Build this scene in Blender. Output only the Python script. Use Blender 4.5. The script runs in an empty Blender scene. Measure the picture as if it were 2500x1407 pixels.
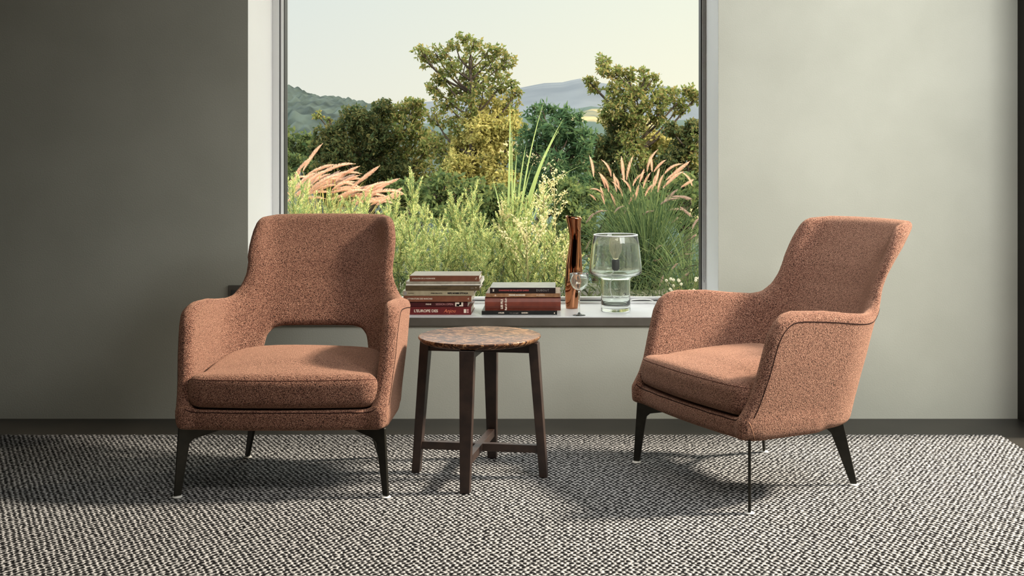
import bpy, bmesh, math, random
import numpy as np
from mathutils import Vector, Matrix

C = bpy.context.scene.collection
R = math.radians
rng = np.random.default_rng(7)
random.seed(7)

# ------------------------------------------------------------------ camera, sky, sun, lights, exposure
F_PX, CX, HY, CAM_Z = 2850.0, 1370.0, 380.0, 1.12
cam_d = bpy.data.cameras.new('camera')
cam = bpy.data.objects.new('camera', cam_d)
C.objects.link(cam)
cam.location = (0, 0, CAM_Z)
cam.rotation_euler = (R(90), 0, 0)
cam_d.sensor_fit = 'HORIZONTAL'
cam_d.sensor_width = 36
cam_d.lens = 36 * F_PX / 2500
cam_d.shift_x = -(CX - 1250) / 2500
cam_d.shift_y = -(703.5 - HY) / 2500
cam_d.clip_end = 8000
bpy.context.scene.camera = cam
vs = bpy.context.scene.view_settings
vs.view_transform = 'Standard'
vs.look = 'None'
vs.gamma = 1.0
vs.exposure = 0.0
vs.use_curve_mapping = False


def lin(r, g, b):
    f = lambda c: (c / 255 / 12.92) if c / 255 <= .04045 else ((c / 255 + .055) / 1.055) ** 2.4
    return (f(r), f(g), f(b), 1)


world = bpy.data.worlds.new('sky')
bpy.context.scene.world = world
world.use_nodes = True
wn = world.node_tree
wn.nodes.clear()
wo = wn.nodes.new('ShaderNodeOutputWorld')
wb = wn.nodes.new('ShaderNodeBackground')
wt = wn.nodes.new('ShaderNodeTexCoord')
wsep = wn.nodes.new('ShaderNodeSeparateXYZ')
wr = wn.nodes.new('ShaderNodeValToRGB')
wr.color_ramp.elements[0].position = 0.0
wr.color_ramp.elements[0].color = lin(240, 232, 216)
wr.color_ramp.elements[1].position = 0.15
wr.color_ramp.elements[1].color = lin(236, 241, 236)
e = wr.color_ramp.elements.new(0.45)     # the high sky, above the window's view, is brighter
e.color = (2.4, 2.5, 2.55, 1)
e = wr.color_ramp.elements.new(0.05)
e.color = lin(246, 244, 232)
wn.links.new(wt.outputs['Generated'], wsep.inputs[0])
wn.links.new(wsep.outputs['Z'], wr.inputs[0])
wm = wn.nodes.new('ShaderNodeMapRange')
wm.inputs['From Min'].default_value = -.25
wm.inputs['From Max'].default_value = .10
wmix = wn.nodes.new('ShaderNodeMixRGB')
wmix.blend_type = 'MULTIPLY'
wmix.inputs[0].default_value = 1.0
wr2 = wn.nodes.new('ShaderNodeValToRGB')
wr2.color_ramp.elements[0].color = (.93, .95, .97, 1)
wr2.color_ramp.elements[1].color = (1.12, 1.10, 1.0, 1)
wn.links.new(wsep.outputs['X'], wm.inputs['Value'])
wn.links.new(wm.outputs[0], wr2.inputs[0])
wn.links.new(wr.outputs[0], wmix.inputs[1])
wn.links.new(wr2.outputs[0], wmix.inputs[2])
# added glow high in the unseen left sky, brightens the right window reveal
def wmath(op, a, b_=None):
    q = wn.nodes.new('ShaderNodeMath')
    q.operation = op
    q.use_clamp = op == 'MULTIPLY_ADD'
    wn.links.new(a, q.inputs[0])
    if isinstance(b_, tuple):
        q.inputs[1].default_value, q.inputs[2].default_value = b_
    elif b_ is not None:
        wn.links.new(b_, q.inputs[1])
    return q.outputs[0]


sky_glow = wmath('MULTIPLY', wmath('MULTIPLY_ADD', wsep.outputs['X'], (-3.0, -.75)), wmath('MULTIPLY_ADD', wsep.outputs['Z'], (4.0, -.7)))
wadd = wn.nodes.new('ShaderNodeMixRGB')
wadd.blend_type = 'ADD'
wadd.inputs[2].default_value = (4.6, 4.7, 4.8, 1)
wn.links.new(sky_glow, wadd.inputs[0])
wn.links.new(wmix.outputs[0], wadd.inputs[1])
wn.links.new(wadd.outputs[0], wb.inputs[0])
wb.inputs[1].default_value = 1.0
wn.links.new(wb.outputs[0], wo.inputs[0])

SUN_DIR = Vector((1, .62, .74)).normalized()
sun_d = bpy.data.lights.new('sun', 'SUN')
sun = bpy.data.objects.new('sun', sun_d)
C.objects.link(sun)
sun_d.energy = 7.5
sun_d.color = (1.0, .87, .70)
sun_d.angle = R(7)
sun.location = SUN_DIR * 30
sun.rotation_euler = SUN_DIR.to_track_quat('Z', 'Y').to_euler()


def area(name, loc, target, sx, sy, power, col, spread=180):
    d = bpy.data.lights.new(name, 'AREA')
    d.shape = 'RECTANGLE'
    d.size, d.size_y = sx, sy
    d.energy = power
    d.color = col
    d.spread = R(spread)
    o = bpy.data.objects.new(name, d)
    C.objects.link(o)
    o.location = loc
    o.rotation_euler = (Vector(loc) - Vector(target)).to_track_quat('Z', 'Y').to_euler()
    return o


# added fill light inside the right-hand wall's opening, aimed at the back wall
area('side_fill', (1.90, 2.7, 2.5), (0.95, 5.0, 1.2), 1.5, 1.4, 30, (.98, .99, 1), 100)
# added fill light above and in front of the seats, no lamp hangs there
area('front_fill', (0.1, 2.1, 3.15), (0.0, 3.95, 0.2), 2.2, .6, 9.5, (1, .93, .84), 64)
# low evening light falling in through the same opening
area('evening_light', (7.6, 4.74, 6.3), (0.0, 4.2, 0.3), 1.1, 1.1, 3100, (1, .88, .73))

WY = 5.0          # back wall face
FLOOR = -0.008    # floor surface, the rug's top is z = 0
SILL = 0.431
FY = 5.42         # window frame front
WX0, WX1 = -1.342, 0.6737
WTOP = 2.45
XR, XL, YB, CEIL = 1.955, -3.1, -1.6, 3.3


def P(px, py, d):
    """world point seen at photograph pixel (px, py) at depth d."""
    return Vector(((px - CX) / F_PX * d, d, CAM_Z - (py - HY) / F_PX * d))


# ------------------------------------------------------------------ materials
def mat(name, col=(.5, .5, .5, 1), rough=.6, metal=0.0, spec=.5):
    m = bpy.data.materials.new(name)
    m.use_nodes = True
    b = m.node_tree.nodes['Principled BSDF']
    b.inputs['Base Color'].default_value = col
    b.inputs['Roughness'].default_value = rough
    b.inputs['Metallic'].default_value = metal
    b.inputs['Specular IOR Level'].default_value = spec
    return m


def nodes(m):
    return m.node_tree.nodes, m.node_tree.links, m.node_tree.nodes['Principled BSDF']


def add(n, typ, **kw):
    x = n.new(typ)
    for k, v in kw.items():
        setattr(x, k, v)
    return x


def ramp(n, stops):
    r = n.new('ShaderNodeValToRGB')
    el = r.color_ramp.elements
    el[0].position, el[0].color = stops[0]
    el[1].position, el[1].color = stops[-1]
    for p, c in stops[1:-1]:
        q = el.new(p)
        q.color = c
    return r


def noise_mat(name, c1, c2, scale, rough=.6, bump=0.0, bscale=None, detail=4, spec=.5, metal=0.0, dist=.002, lo=.35, hi=.65):
    m = mat(name, c1, rough, metal, spec)
    n, l, b = nodes(m)
    tc = add(n, 'ShaderNodeTexCoord')
    nz = add(n, 'ShaderNodeTexNoise')
    nz.inputs['Scale'].default_value = scale
    nz.inputs['Detail'].default_value = detail
    rp = ramp(n, [(lo, c1), (hi, c2)])
    l.new(tc.outputs['Object'], nz.inputs['Vector'])
    l.new(nz.outputs['Fac'], rp.inputs[0])
    l.new(rp.outputs[0], b.inputs['Base Color'])
    if bump:
        n2 = add(n, 'ShaderNodeTexNoise')
        n2.inputs['Scale'].default_value = bscale or scale
        n2.inputs['Detail'].default_value = 3
        bp = add(n, 'ShaderNodeBump')
        bp.inputs['Strength'].default_value = bump
        bp.inputs['Distance'].default_value = dist
        l.new(tc.outputs['Object'], n2.inputs['Vector'])
        l.new(n2.outputs['Fac'], bp.inputs['Height'])
        l.new(bp.outputs[0], b.inputs['Normal'])
    return m


M = {}
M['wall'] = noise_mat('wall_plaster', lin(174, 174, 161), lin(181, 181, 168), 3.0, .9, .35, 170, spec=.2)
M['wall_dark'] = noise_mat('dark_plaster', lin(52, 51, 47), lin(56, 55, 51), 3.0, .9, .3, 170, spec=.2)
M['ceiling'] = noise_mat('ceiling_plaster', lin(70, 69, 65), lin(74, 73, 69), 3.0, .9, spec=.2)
M['floor'] = noise_mat('dark_floor', lin(42, 40, 36), lin(50, 47, 42), 6.0, .42, .1, 40, spec=.4)
M['white'] = noise_mat('white_lacquer', lin(246, 246, 245), lin(249, 249, 248), 2.0, .45)
M['alu'] = mat('grey_aluminium', lin(232, 232, 230), .4, .0)
M['alu_dark'] = mat('dark_gasket', lin(66, 66, 66), .45)
M['sill_top'] = noise_mat('sill_top_sheen', lin(205, 206, 206), lin(212, 213, 213), 5, .32)  # the window's reflection on the dark sill, painted as a pale top
M['sill_edge'] = noise_mat('sill_edge_brown', lin(84, 79, 70), lin(92, 87, 78), 14, .5)
M['plate'] = mat('grey_plate', lin(92, 88, 80), .5)
M['steel'] = noise_mat('burnished_steel', lin(46, 45, 40), lin(54, 52, 46), 30, .38, metal=.75)
M['glide'] = mat('pale_nylon', lin(225, 224, 218), .4)
M['wood'] = noise_mat('wenge_wood', lin(36, 26, 22), lin(52, 38, 31), 25, .42, .15, 90)
M['copper'] = mat('polished_copper', lin(182, 124, 90), .08, 1.0)
M['black'] = mat('black_plastic', lin(22, 22, 22), .45)
M['cord'] = mat('white_cord', lin(235, 235, 230), .5)
M['filament'] = mat('dark_filament', lin(70, 50, 34), .5, .5)


def fabric():
    m = mat('terracotta_boucle', lin(170, 112, 90), .95, 0, .15)
    n, l, b = nodes(m)
    tc = add(n, 'ShaderNodeTexCoord')
    nz = add(n, 'ShaderNodeTexNoise')
    nz.inputs['Scale'].default_value = 150
    nz.inputs['Detail'].default_value = 2
    mixv = add(n, 'ShaderNodeMixRGB', blend_type='ADD')
    mixv.inputs[0].default_value = .008
    vo = add(n, 'ShaderNodeTexVoronoi')
    vo.inputs['Scale'].default_value = 360
    n2 = add(n, 'ShaderNodeTexNoise')
    n2.inputs['Scale'].default_value = 420
    n2.inputs['Detail'].default_value = 2
    l.new(tc.outputs['Object'], nz.inputs['Vector'])
    l.new(tc.outputs['Object'], n2.inputs['Vector'])
    l.new(tc.outputs['Object'], mixv.inputs[1])
    l.new(nz.outputs['Color'], mixv.inputs[2])
    l.new(mixv.outputs[0], vo.inputs['Vector'])
    a = add(n, 'ShaderNodeMath', operation='MULTIPLY_ADD')
    a.inputs[1].default_value = -.9
    a.inputs[2].default_value = .62
    l.new(vo.outputs['Distance'], a.inputs[0])
    s = add(n, 'ShaderNodeMath', operation='ADD')
    l.new(a.outputs[0], s.inputs[0])
    s2 = add(n, 'ShaderNodeMath', operation='MULTIPLY')
    s2.inputs[1].default_value = .6
    l.new(n2.outputs['Fac'], s2.inputs[0])
    l.new(s2.outputs[0], s.inputs[1])
    rp = ramp(n, [(.17, lin(34, 22, 19)), (.40, lin(96, 63, 52)), (.60, lin(132, 93, 77)), (.84, lin(196, 157, 134))])
    l.new(s.outputs[0], rp.inputs[0])
    l.new(rp.outputs[0], b.inputs['Base Color'])
    bp = add(n, 'ShaderNodeBump')
    bp.inputs['Strength'].default_value = .9
    bp.inputs['Distance'].default_value = .003
    l.new(s.outputs[0], bp.inputs['Height'])
    l.new(bp.outputs[0], b.inputs['Normal'])
    b.inputs['Sheen Weight'].default_value = .55
    b.inputs['Sheen Roughness'].default_value = .45
    b.inputs['Sheen Tint'].default_value = lin(240, 190, 160)
    return m


M['fabric'] = fabric()
M['seam'] = mat('dark_seam_thread', lin(40, 24, 20), .95, 0, .1)
M['seam_soft'] = mat('brown_seam_thread', lin(84, 54, 45), .95, 0, .1)
M['seam_light'] = mat('pale_seam_thread', lin(176, 132, 106), .95, 0, .1)


def rug_mat():
    m = mat('woven_rug', lin(180, 178, 174), .95, 0, .1)
    n, l, b = nodes(m)
    tc = add(n, 'ShaderNodeTexCoord')
    nz = add(n, 'ShaderNodeTexNoise')
    nz.inputs['Scale'].default_value = 42
    nz.inputs['Detail'].default_value = 2
    l.new(tc.outputs['Object'], nz.inputs['Vector'])
    mv = add(n, 'ShaderNodeMixRGB', blend_type='ADD')
    mv.inputs[0].default_value = .016
    l.new(tc.outputs['Object'], mv.inputs[1])
    l.new(nz.outputs['Color'], mv.inputs[2])
    sp = add(n, 'ShaderNodeSeparateXYZ')
    l.new(mv.outputs[0], sp.inputs[0])

    def math_(op, a, bb=None, cc=None):
        q = add(n, 'ShaderNodeMath', operation=op)
        for i, v in enumerate((a, bb, cc)):
            if v is None:
                continue
            if isinstance(v, (int, float)):
                q.inputs[i].default_value = v
            else:
                l.new(v, q.inputs[i])
        return q.outputs[0]
    PX, PY = 0.0185, 0.034
    cu = math_('COSINE', math_('MULTIPLY', sp.outputs['X'], 2 * math.pi / PX / 1.0))
    cv = math_('COSINE', math_('MULTIPLY', sp.outputs['Y'], 2 * math.pi / PY))
    cu2 = math_('COSINE', math_('MULTIPLY', sp.outputs['X'], math.pi / PX))
    h = math_('MULTIPLY', cu, cv)
    fine = add(n, 'ShaderNodeTexNoise')
    fine.inputs['Scale'].default_value = 120
    fine.inputs['Detail'].default_value = 3
    mp = add(n, 'ShaderNodeMapping')
    mp.inputs['Scale'].default_value = (.5, .62, 1)
    l.new(tc.outputs['Object'], mp.inputs[0])
    l.new(mp.outputs[0], fine.inputs['Vector'])
    hf = math_('MULTIPLY_ADD', fine.outputs['Fac'], 2.4, -1.2)
    hh = math_('ADD', math_('MULTIPLY', h, .78), hf)
    h01 = math_('MULTIPLY_ADD', hh, .5, .5)
    rp = ramp(n, [(.25, lin(12, 12, 13)), (.39, lin(50, 49, 50)), (.52, lin(102, 102, 101)), (.74, lin(163, 162, 161))])
    l.new(h01, rp.inputs[0])
    l.new(rp.outputs[0], b.inputs['Base Color'])
    bp = add(n, 'ShaderNodeBump')
    bp.inputs['Strength'].default_value = .8
    bp.inputs['Distance'].default_value = .008
    l.new(h01, bp.inputs['Height'])
    l.new(bp.outputs[0], b.inputs['Normal'])
    return m


M['rug'] = rug_mat()


def stone():
    m = mat('brown_marble', lin(80, 52, 36), .34, 0, .18)
    n, l, b = nodes(m)
    tc = add(n, 'ShaderNodeTexCoord')
    mp = add(n, 'ShaderNodeMapping')
    mp.inputs['Scale'].default_value = (8, 30, 9)
    mp.inputs['Rotation'].default_value = (0, 0, R(12))
    nz = add(n, 'ShaderNodeTexNoise')
    nz.inputs['Scale'].default_value = 2.2
    nz.inputs['Detail'].default_value = 9
    nz.inputs['Distortion'].default_value = 1.3
    rp = ramp(n, [(.30, lin(26, 16, 12)), (.43, lin(54, 34, 24)), (.495, lin(92, 61, 41)), (.53, lin(168, 128, 92)), (.56, lin(74, 46, 31)), (.75, lin(28, 18, 13))])
    l.new(tc.outputs['Object'], mp.inputs[0])
    l.new(mp.outputs[0], nz.inputs['Vector'])
    l.new(nz.outputs['Fac'], rp.inputs[0])
    l.new(rp.outputs[0], b.inputs['Base Color'])
    return m


M['stone'] = stone()


def leaf_mat(name, cols, transl=.45, rough=.6):
    """leaf colour varies from leaf to leaf; leaves let light through."""
    m = bpy.data.materials.new(name)
    m.use_nodes = True
    n, l = m.node_tree.nodes, m.node_tree.links
    n.clear()
    o = add(n, 'ShaderNodeOutputMaterial')
    g = add(n, 'ShaderNodeNewGeometry')
    k = len(cols)
    rp = ramp(n, [(i / (k - 1), lin(*c)) for i, c in enumerate(cols)])
    l.new(g.outputs['Random Per Island'], rp.inputs[0])
    d = add(n, 'ShaderNodeBsdfDiffuse')
    t = add(n, 'ShaderNodeBsdfTranslucent')
    mx = add(n, 'ShaderNodeMixShader')
    mx.inputs[0].default_value = transl
    l.new(rp.outputs[0], d.inputs[0])
    l.new(rp.outputs[0], t.inputs[0])
    l.new(d.outputs[0], mx.inputs[1])
    l.new(t.outputs[0], mx.inputs[2])
    l.new(mx.outputs[0], o.inputs[0])
    return m


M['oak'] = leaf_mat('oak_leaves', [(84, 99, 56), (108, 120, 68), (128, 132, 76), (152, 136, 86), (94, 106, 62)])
M['oak_sun_tone'] = leaf_mat('sun_tone_oak_leaves', [(146, 144, 84), (174, 166, 98), (196, 182, 116), (128, 134, 78)])  # sunlit parts of the crowns painted as a yellower leaf colour
M['oak_shade_tone'] = leaf_mat('shade_tone_oak_leaves', [(56, 70, 48), (76, 88, 56), (110, 104, 64), (66, 78, 52)])  # shaded parts of the foliage painted as a darker leaf colour
M['sumac'] = leaf_mat('dark_green_leaves', [(54, 78, 56), (72, 96, 66), (96, 116, 76)])
M['under'] = leaf_mat('undergrowth_leaves', [(62, 80, 52), (84, 100, 60), (112, 120, 72), (72, 88, 62)])
M['tangle'] = leaf_mat('tangled_stems', [(44, 56, 42), (62, 78, 54), (88, 98, 66), (50, 52, 40)])
M['feather'] = leaf_mat('feathery_leaves', [(196, 200, 128), (216, 214, 146), (230, 224, 168), (150, 170, 108), (124, 150, 104), (96, 128, 84), (150, 166, 100)])
M['pale'] = leaf_mat('pale_seed_heads', [(206, 196, 148), (226, 214, 170), (190, 180, 126)])
M['blade'] = leaf_mat('grass_blades', [(54, 74, 52), (76, 96, 62), (112, 126, 82), (46, 66, 50)])
M['blade_gold'] = leaf_mat('golden_grass_blades', [(150, 150, 84), (176, 168, 100), (196, 184, 124), (124, 132, 78)])
M['reed'] = leaf_mat('reed_blades', [(140, 160, 100), (164, 178, 116), (120, 146, 94)])
M['plume'] = leaf_mat('pink_plumes', [(228, 192, 168), (238, 208, 186), (216, 178, 154), (242, 220, 200)], .6)
M['plume_dull'] = leaf_mat('mauve_plumes', [(186, 164, 154), (202, 180, 168), (170, 148, 140)])
M['petal'] = leaf_mat('white_petals', [(236, 234, 222), (226, 222, 206)])
M['bark'] = noise_mat('bark', lin(52, 42, 34), lin(70, 58, 46), 20, .9)
M['stem'] = mat('plant_stem', lin(130, 124, 76), .7)
M['soil'] = noise_mat('garden_soil', lin(48, 46, 34), lin(62, 66, 42), 2, .95)
M['hill_wood'] = noise_mat('wooded_hill', lin(34, 44, 42), lin(62, 72, 66), .30, .95, detail=8, spec=.1)  # aerial haze painted into the blue-grey of the woods
M['valley'] = noise_mat('valley_fields', lin(62, 76, 70), lin(150, 134, 96), .022, .95, detail=3, spec=.1, lo=.54, hi=.60)  # the cool green carries painted haze, the tan is field
M['mountain'] = noise_mat('distant_mountain', lin(78, 84, 90), lin(94, 99, 103), .012, .95, detail=5, spec=.1)  # distance haze put into the colour as bluish grey


def glass_mat(name, tint=(1, 1, 1, 1), rough=0.0, ior=1.45, milk=.03):
    m = bpy.data.materials.new(name)
    m.use_nodes = True
    n, l = m.node_tree.nodes, m.node_tree.links
    n.clear()
    o = add(n, 'ShaderNodeOutputMaterial')
    g = add(n, 'ShaderNodeBsdfGlass')
    g.inputs['Color'].default_value = tint
    g.inputs['Roughness'].default_value = rough
    g.inputs['IOR'].default_value = ior
    t = add(n, 'ShaderNodeBsdfTranslucent')
    t.inputs[0].default_value = (1, 1, .97, 1)
    d = add(n, 'ShaderNodeBsdfDiffuse')
    d.inputs[0].default_value = (1, 1, .97, 1)
    a = add(n, 'ShaderNodeMixShader')
    mx = add(n, 'ShaderNodeMixShader')
    mx.inputs[0].default_value = milk  # white mixed in to brighten the glass as refracted sky would
    l.new(t.outputs[0], a.inputs[1])
    l.new(d.outputs[0], a.inputs[2])
    l.new(g.outputs[0], mx.inputs[1])
    l.new(a.outputs[0], mx.inputs[2])
    l.new(mx.outputs[0], o.inputs[0])
    return m


def pane_mat():
    m = bpy.data.materials.new('window_glass')
    m.use_nodes = True
    n, l = m.node_tree.nodes, m.node_tree.links
    n.clear()
    o = add(n, 'ShaderNodeOutputMaterial')
    t = add(n, 'ShaderNodeBsdfTransparent')
    t.inputs[0].default_value = (.97, .98, .97, 1)
    g = add(n, 'ShaderNodeBsdfGlossy')
    g.inputs['Roughness'].default_value = 0.0
    f = add(n, 'ShaderNodeLayerWeight')
    f.inputs['Blend'].default_value = .12
    mx = add(n, 'ShaderNodeMixShader')
    l.new(f.outputs['Fresnel'], mx.inputs[0])
    l.new(t.outputs[0], mx.inputs[1])
    l.new(g.outputs[0], mx.inputs[2])
    l.new(mx.outputs[0], o.inputs[0])
    return m


M['pane'] = pane_mat()
M['glass'] = glass_mat('clear_glass', (.97, .99, .97, 1))
M['bulb'] = glass_mat('bulb_glass', (1, .97, .90, 1), 0, 1.35, .10)
M['glint'] = mat('white_rim_glint', lin(244, 246, 242), .35)  # white painted for sky light refracted in the lamp's top edge


# ------------------------------------------------------------------ helpers
def tag(o, label=None, cat=None, group=None, kind=None):
    if label:
        o['label'] = label
    if cat:
        o['category'] = cat
    if group:
        o['group'] = group
    if kind:
        o['kind'] = kind
    return o


def empty(name, loc=(0, 0, 0), rz=0.0, **kw):
    o = bpy.data.objects.new(name, None)
    o.empty_display_size = .05
    C.objects.link(o)
    o.location = loc
    o.rotation_euler = (0, 0, rz)
    return tag(o, **kw)


def link(name, me, m=None, parent=None, loc=(0, 0, 0), rot=(0, 0, 0), **kw):
    o = bpy.data.objects.new(name, me)
    C.objects.link(o)
    if m is not None and not me.materials:
        for q in (m if isinstance(m, (list, tuple)) else [m]):
            me.materials.append(q)
    if parent is not None:
        o.parent = parent
    o.location = loc
    o.rotation_euler = rot
    return tag(o, **kw)


def copy_tree(o, parent=None):
    c = o.copy()
    C.objects.link(c)
    c.parent = parent
    for ch in [x for x in bpy.data.objects if x.parent == o and x != c]:
        copy_tree(ch, c)
    return c


def mesh_vf(name, v, f, smooth=False):
    me = bpy.data.meshes.new(name)
    me.from_pydata([tuple(map(float, p)) for p in v], [], [tuple(map(int, q)) for q in f])
    if smooth:
        me.polygons.foreach_set('use_smooth', [True] * len(me.polygons))
    me.update()
    return me


def quads_mesh(name, Q, mi=None):
    """Q: (N,4,3) array, each quad its own little island."""
    Q = np.asarray(Q, dtype=np.float32)
    n = len(Q)
    me = bpy.data.meshes.new(name)
    me.vertices.add(4 * n)
    me.vertices.foreach_set('co', Q.reshape(-1))
    me.loops.add(4 * n)
    me.loops.foreach_set('vertex_index', np.arange(4 * n, dtype=np.int32))
    me.polygons.add(n)
    me.polygons.foreach_set('loop_start', np.arange(0, 4 * n, 4, dtype=np.int32))
    if mi is not None:
        me.polygons.foreach_set('material_index', np.asarray(mi, dtype=np.int32))
    me.update(calc_edges=True)
    return me


class MB:
    """collects boxes, tubes and lathes into one mesh."""

    def __init__(self):
        self.bm = bmesh.new()

    def box(self, x0, x1, y0, y1, z0, z1, bev=0.0, mi=0):
        vs_ = [self.bm.verts.new(p) for p in ((x0, y0, z0), (x1, y0, z0), (x1, y1, z0), (x0, y1, z0), (x0, y0, z1), (x1, y0, z1), (x1, y1, z1), (x0, y1, z1))]
        fs = [self.bm.faces.new([vs_[i] for i in q]) for q in ((3, 2, 1, 0), (4, 5, 6, 7), (0, 1, 5, 4), (1, 2, 6, 5), (2, 3, 7, 6), (3, 0, 4, 7))]
        for f in fs:
            f.material_index = mi
        if bev > 0:
            es = list({e_ for f in fs for e_ in f.edges})
            bmesh.ops.bevel(self.bm, geom=es, offset=bev, segments=2, affect='EDGES', profile=.5)
        return self

    def prism(self, pts, ax, t, bev=0.0):
        """polygon pts (3D, planar) extruded by vector ax*t centred."""
        a = Vector(ax) * (t / 2)
        lo = [self.bm.verts.new(Vector(p) - a) for p in pts]
        hi = [self.bm.verts.new(Vector(p) + a) for p in pts]
        k = len(pts)
        fs = [self.bm.faces.new(lo[::-1]), self.bm.faces.new(hi)]
        for i in range(k):
            fs.append(self.bm.faces.new((lo[i], lo[(i + 1) % k], hi[(i + 1) % k], hi[i])))
        bmesh.ops.recalc_face_normals(self.bm, faces=fs)
        if bev > 0:
            es = list({e_ for f in fs for e_ in f.edges})
            bmesh.ops.bevel(self.bm, geom=es, offset=bev, segments=2, affect='EDGES', profile=.5)
        return self

    def hexa(self, bot, top, bev=0.0):
        """eight-corner tapered bar: 4 bottom points, 4 top points."""
        lo = [self.bm.verts.new(p) for p in bot]
        hi = [self.bm.verts.new(p) for p in top]
        fs = [self.bm.faces.new(lo[::-1]), self.bm.faces.new(hi)]
        for i in range(4):
            fs.append(self.bm.faces.new((lo[i], lo[(i + 1) % 4], hi[(i + 1) % 4], hi[i])))
        bmesh.ops.recalc_face_normals(self.bm, faces=fs)
        if bev > 0:
            es = list({e_ for f in fs for e_ in f.edges})
            bmesh.ops.bevel(self.bm, geom=es, offset=bev, segments=2, affect='EDGES', profile=.5)
        return self

    def tube(self, pts, rad, seg=8, caps=True):
        pts = [Vector(p) for p in pts]
        k = len(pts)
        rr = rad if isinstance(rad, (list, tuple)) else [rad] * k
        rings = []
        up = Vector((.13, .27, .95)).normalized()
        for i, p in enumerate(pts):
            t = (pts[min(i + 1, k - 1)] - pts[max(i - 1, 0)])
            t = t.normalized() if t.length > 1e-9 else Vector((0, 0, 1))
            a = t.cross(up)
            if a.length < .05:
                a = t.cross(Vector((1, 0, 0)))
            a.normalize()
            b_ = t.cross(a)
            rings.append([self.bm.verts.new(p + a * (rr[i] * math.cos(2 * math.pi * j / seg)) + b_ * (rr[i] * math.sin(2 * math.pi * j / seg))) for j in range(seg)])
        for i in range(k - 1):
            for j in range(seg):
                f = self.bm.faces.new((rings[i][j], rings[i][(j + 1) % seg], rings[i + 1][(j + 1) % seg], rings[i + 1][j]))
                f.smooth = True
        if caps:
            self.bm.faces.new(rings[0][::-1])
            self.bm.faces.new(rings[-1])
        return self

    def lathe(self, prof, seg=48, c=(0, 0, 0), close=False, fn=None):
        """prof: list of (r, z); revolved about z. fn(angle, r, z) may reshape each point."""
        rings = []
        for r_, z in prof:
            if r_ < 1e-6:
                rings.append([self.bm.verts.new((c[0], c[1], c[2] + z))])
            else:
                ring = []
                for j in range(seg):
                    a = 2 * math.pi * j / seg
                    p = (r_ * math.cos(a), r_ * math.sin(a), z) if fn is None else fn(a, r_, z)
                    ring.append(self.bm.verts.new((c[0] + p[0], c[1] + p[1], c[2] + p[2])))
                rings.append(ring)
        pairs = list(zip(rings, rings[1:])) + ([(rings[-1], rings[0])] if close else [])
        for A, B in pairs:
            for j in range(seg):
                j2 = (j + 1) % seg
                if len(A) == 1 and len(B) == 1:
                    continue
                if len(A) == 1:
                    f = self.bm.faces.new((A[0], B[j2], B[j]))
                elif len(B) == 1:
                    f = self.bm.faces.new((A[j], A[j2], B[0]))
                else:
                    f = self.bm.faces.new((A[j], A[j2], B[j2], B[j]))
                f.smooth = True
        return self

    def mesh(self, name, fix=True):
        if fix:
            bmesh.ops.recalc_face_normals(self.bm, faces=self.bm.faces[:])
        me = bpy.data.meshes.new(name)
        self.bm.to_mesh(me)
        self.bm.free()
        return me

    def build(self, name, m, parent=None, loc=(0, 0, 0), rot=(0, 0, 0), **kw):
        return link(name, self.mesh(name), m, parent, loc, rot, **kw)


def text_mesh(body, size, shear=0.0, bold=0.0, spacing=1.0):
    cu = bpy.data.curves.new('lettering', 'FONT')
    cu.body = body
    cu.size = size
    cu.align_x = 'CENTER'
    cu.align_y = 'CENTER'
    cu.shear = shear
    cu.offset = bold
    cu.space_character = spacing
    cu.extrude = .0002
    cu.resolution_u = 3
    o = bpy.data.objects.new('lettering', cu)
    C.objects.link(o)
    dg = bpy.context.evaluated_depsgraph_get()
    dg.update()
    me = bpy.data.meshes.new_from_object(o.evaluated_get(dg))
    bpy.data.objects.remove(o)
    bpy.data.curves.remove(cu)
    return me


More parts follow.
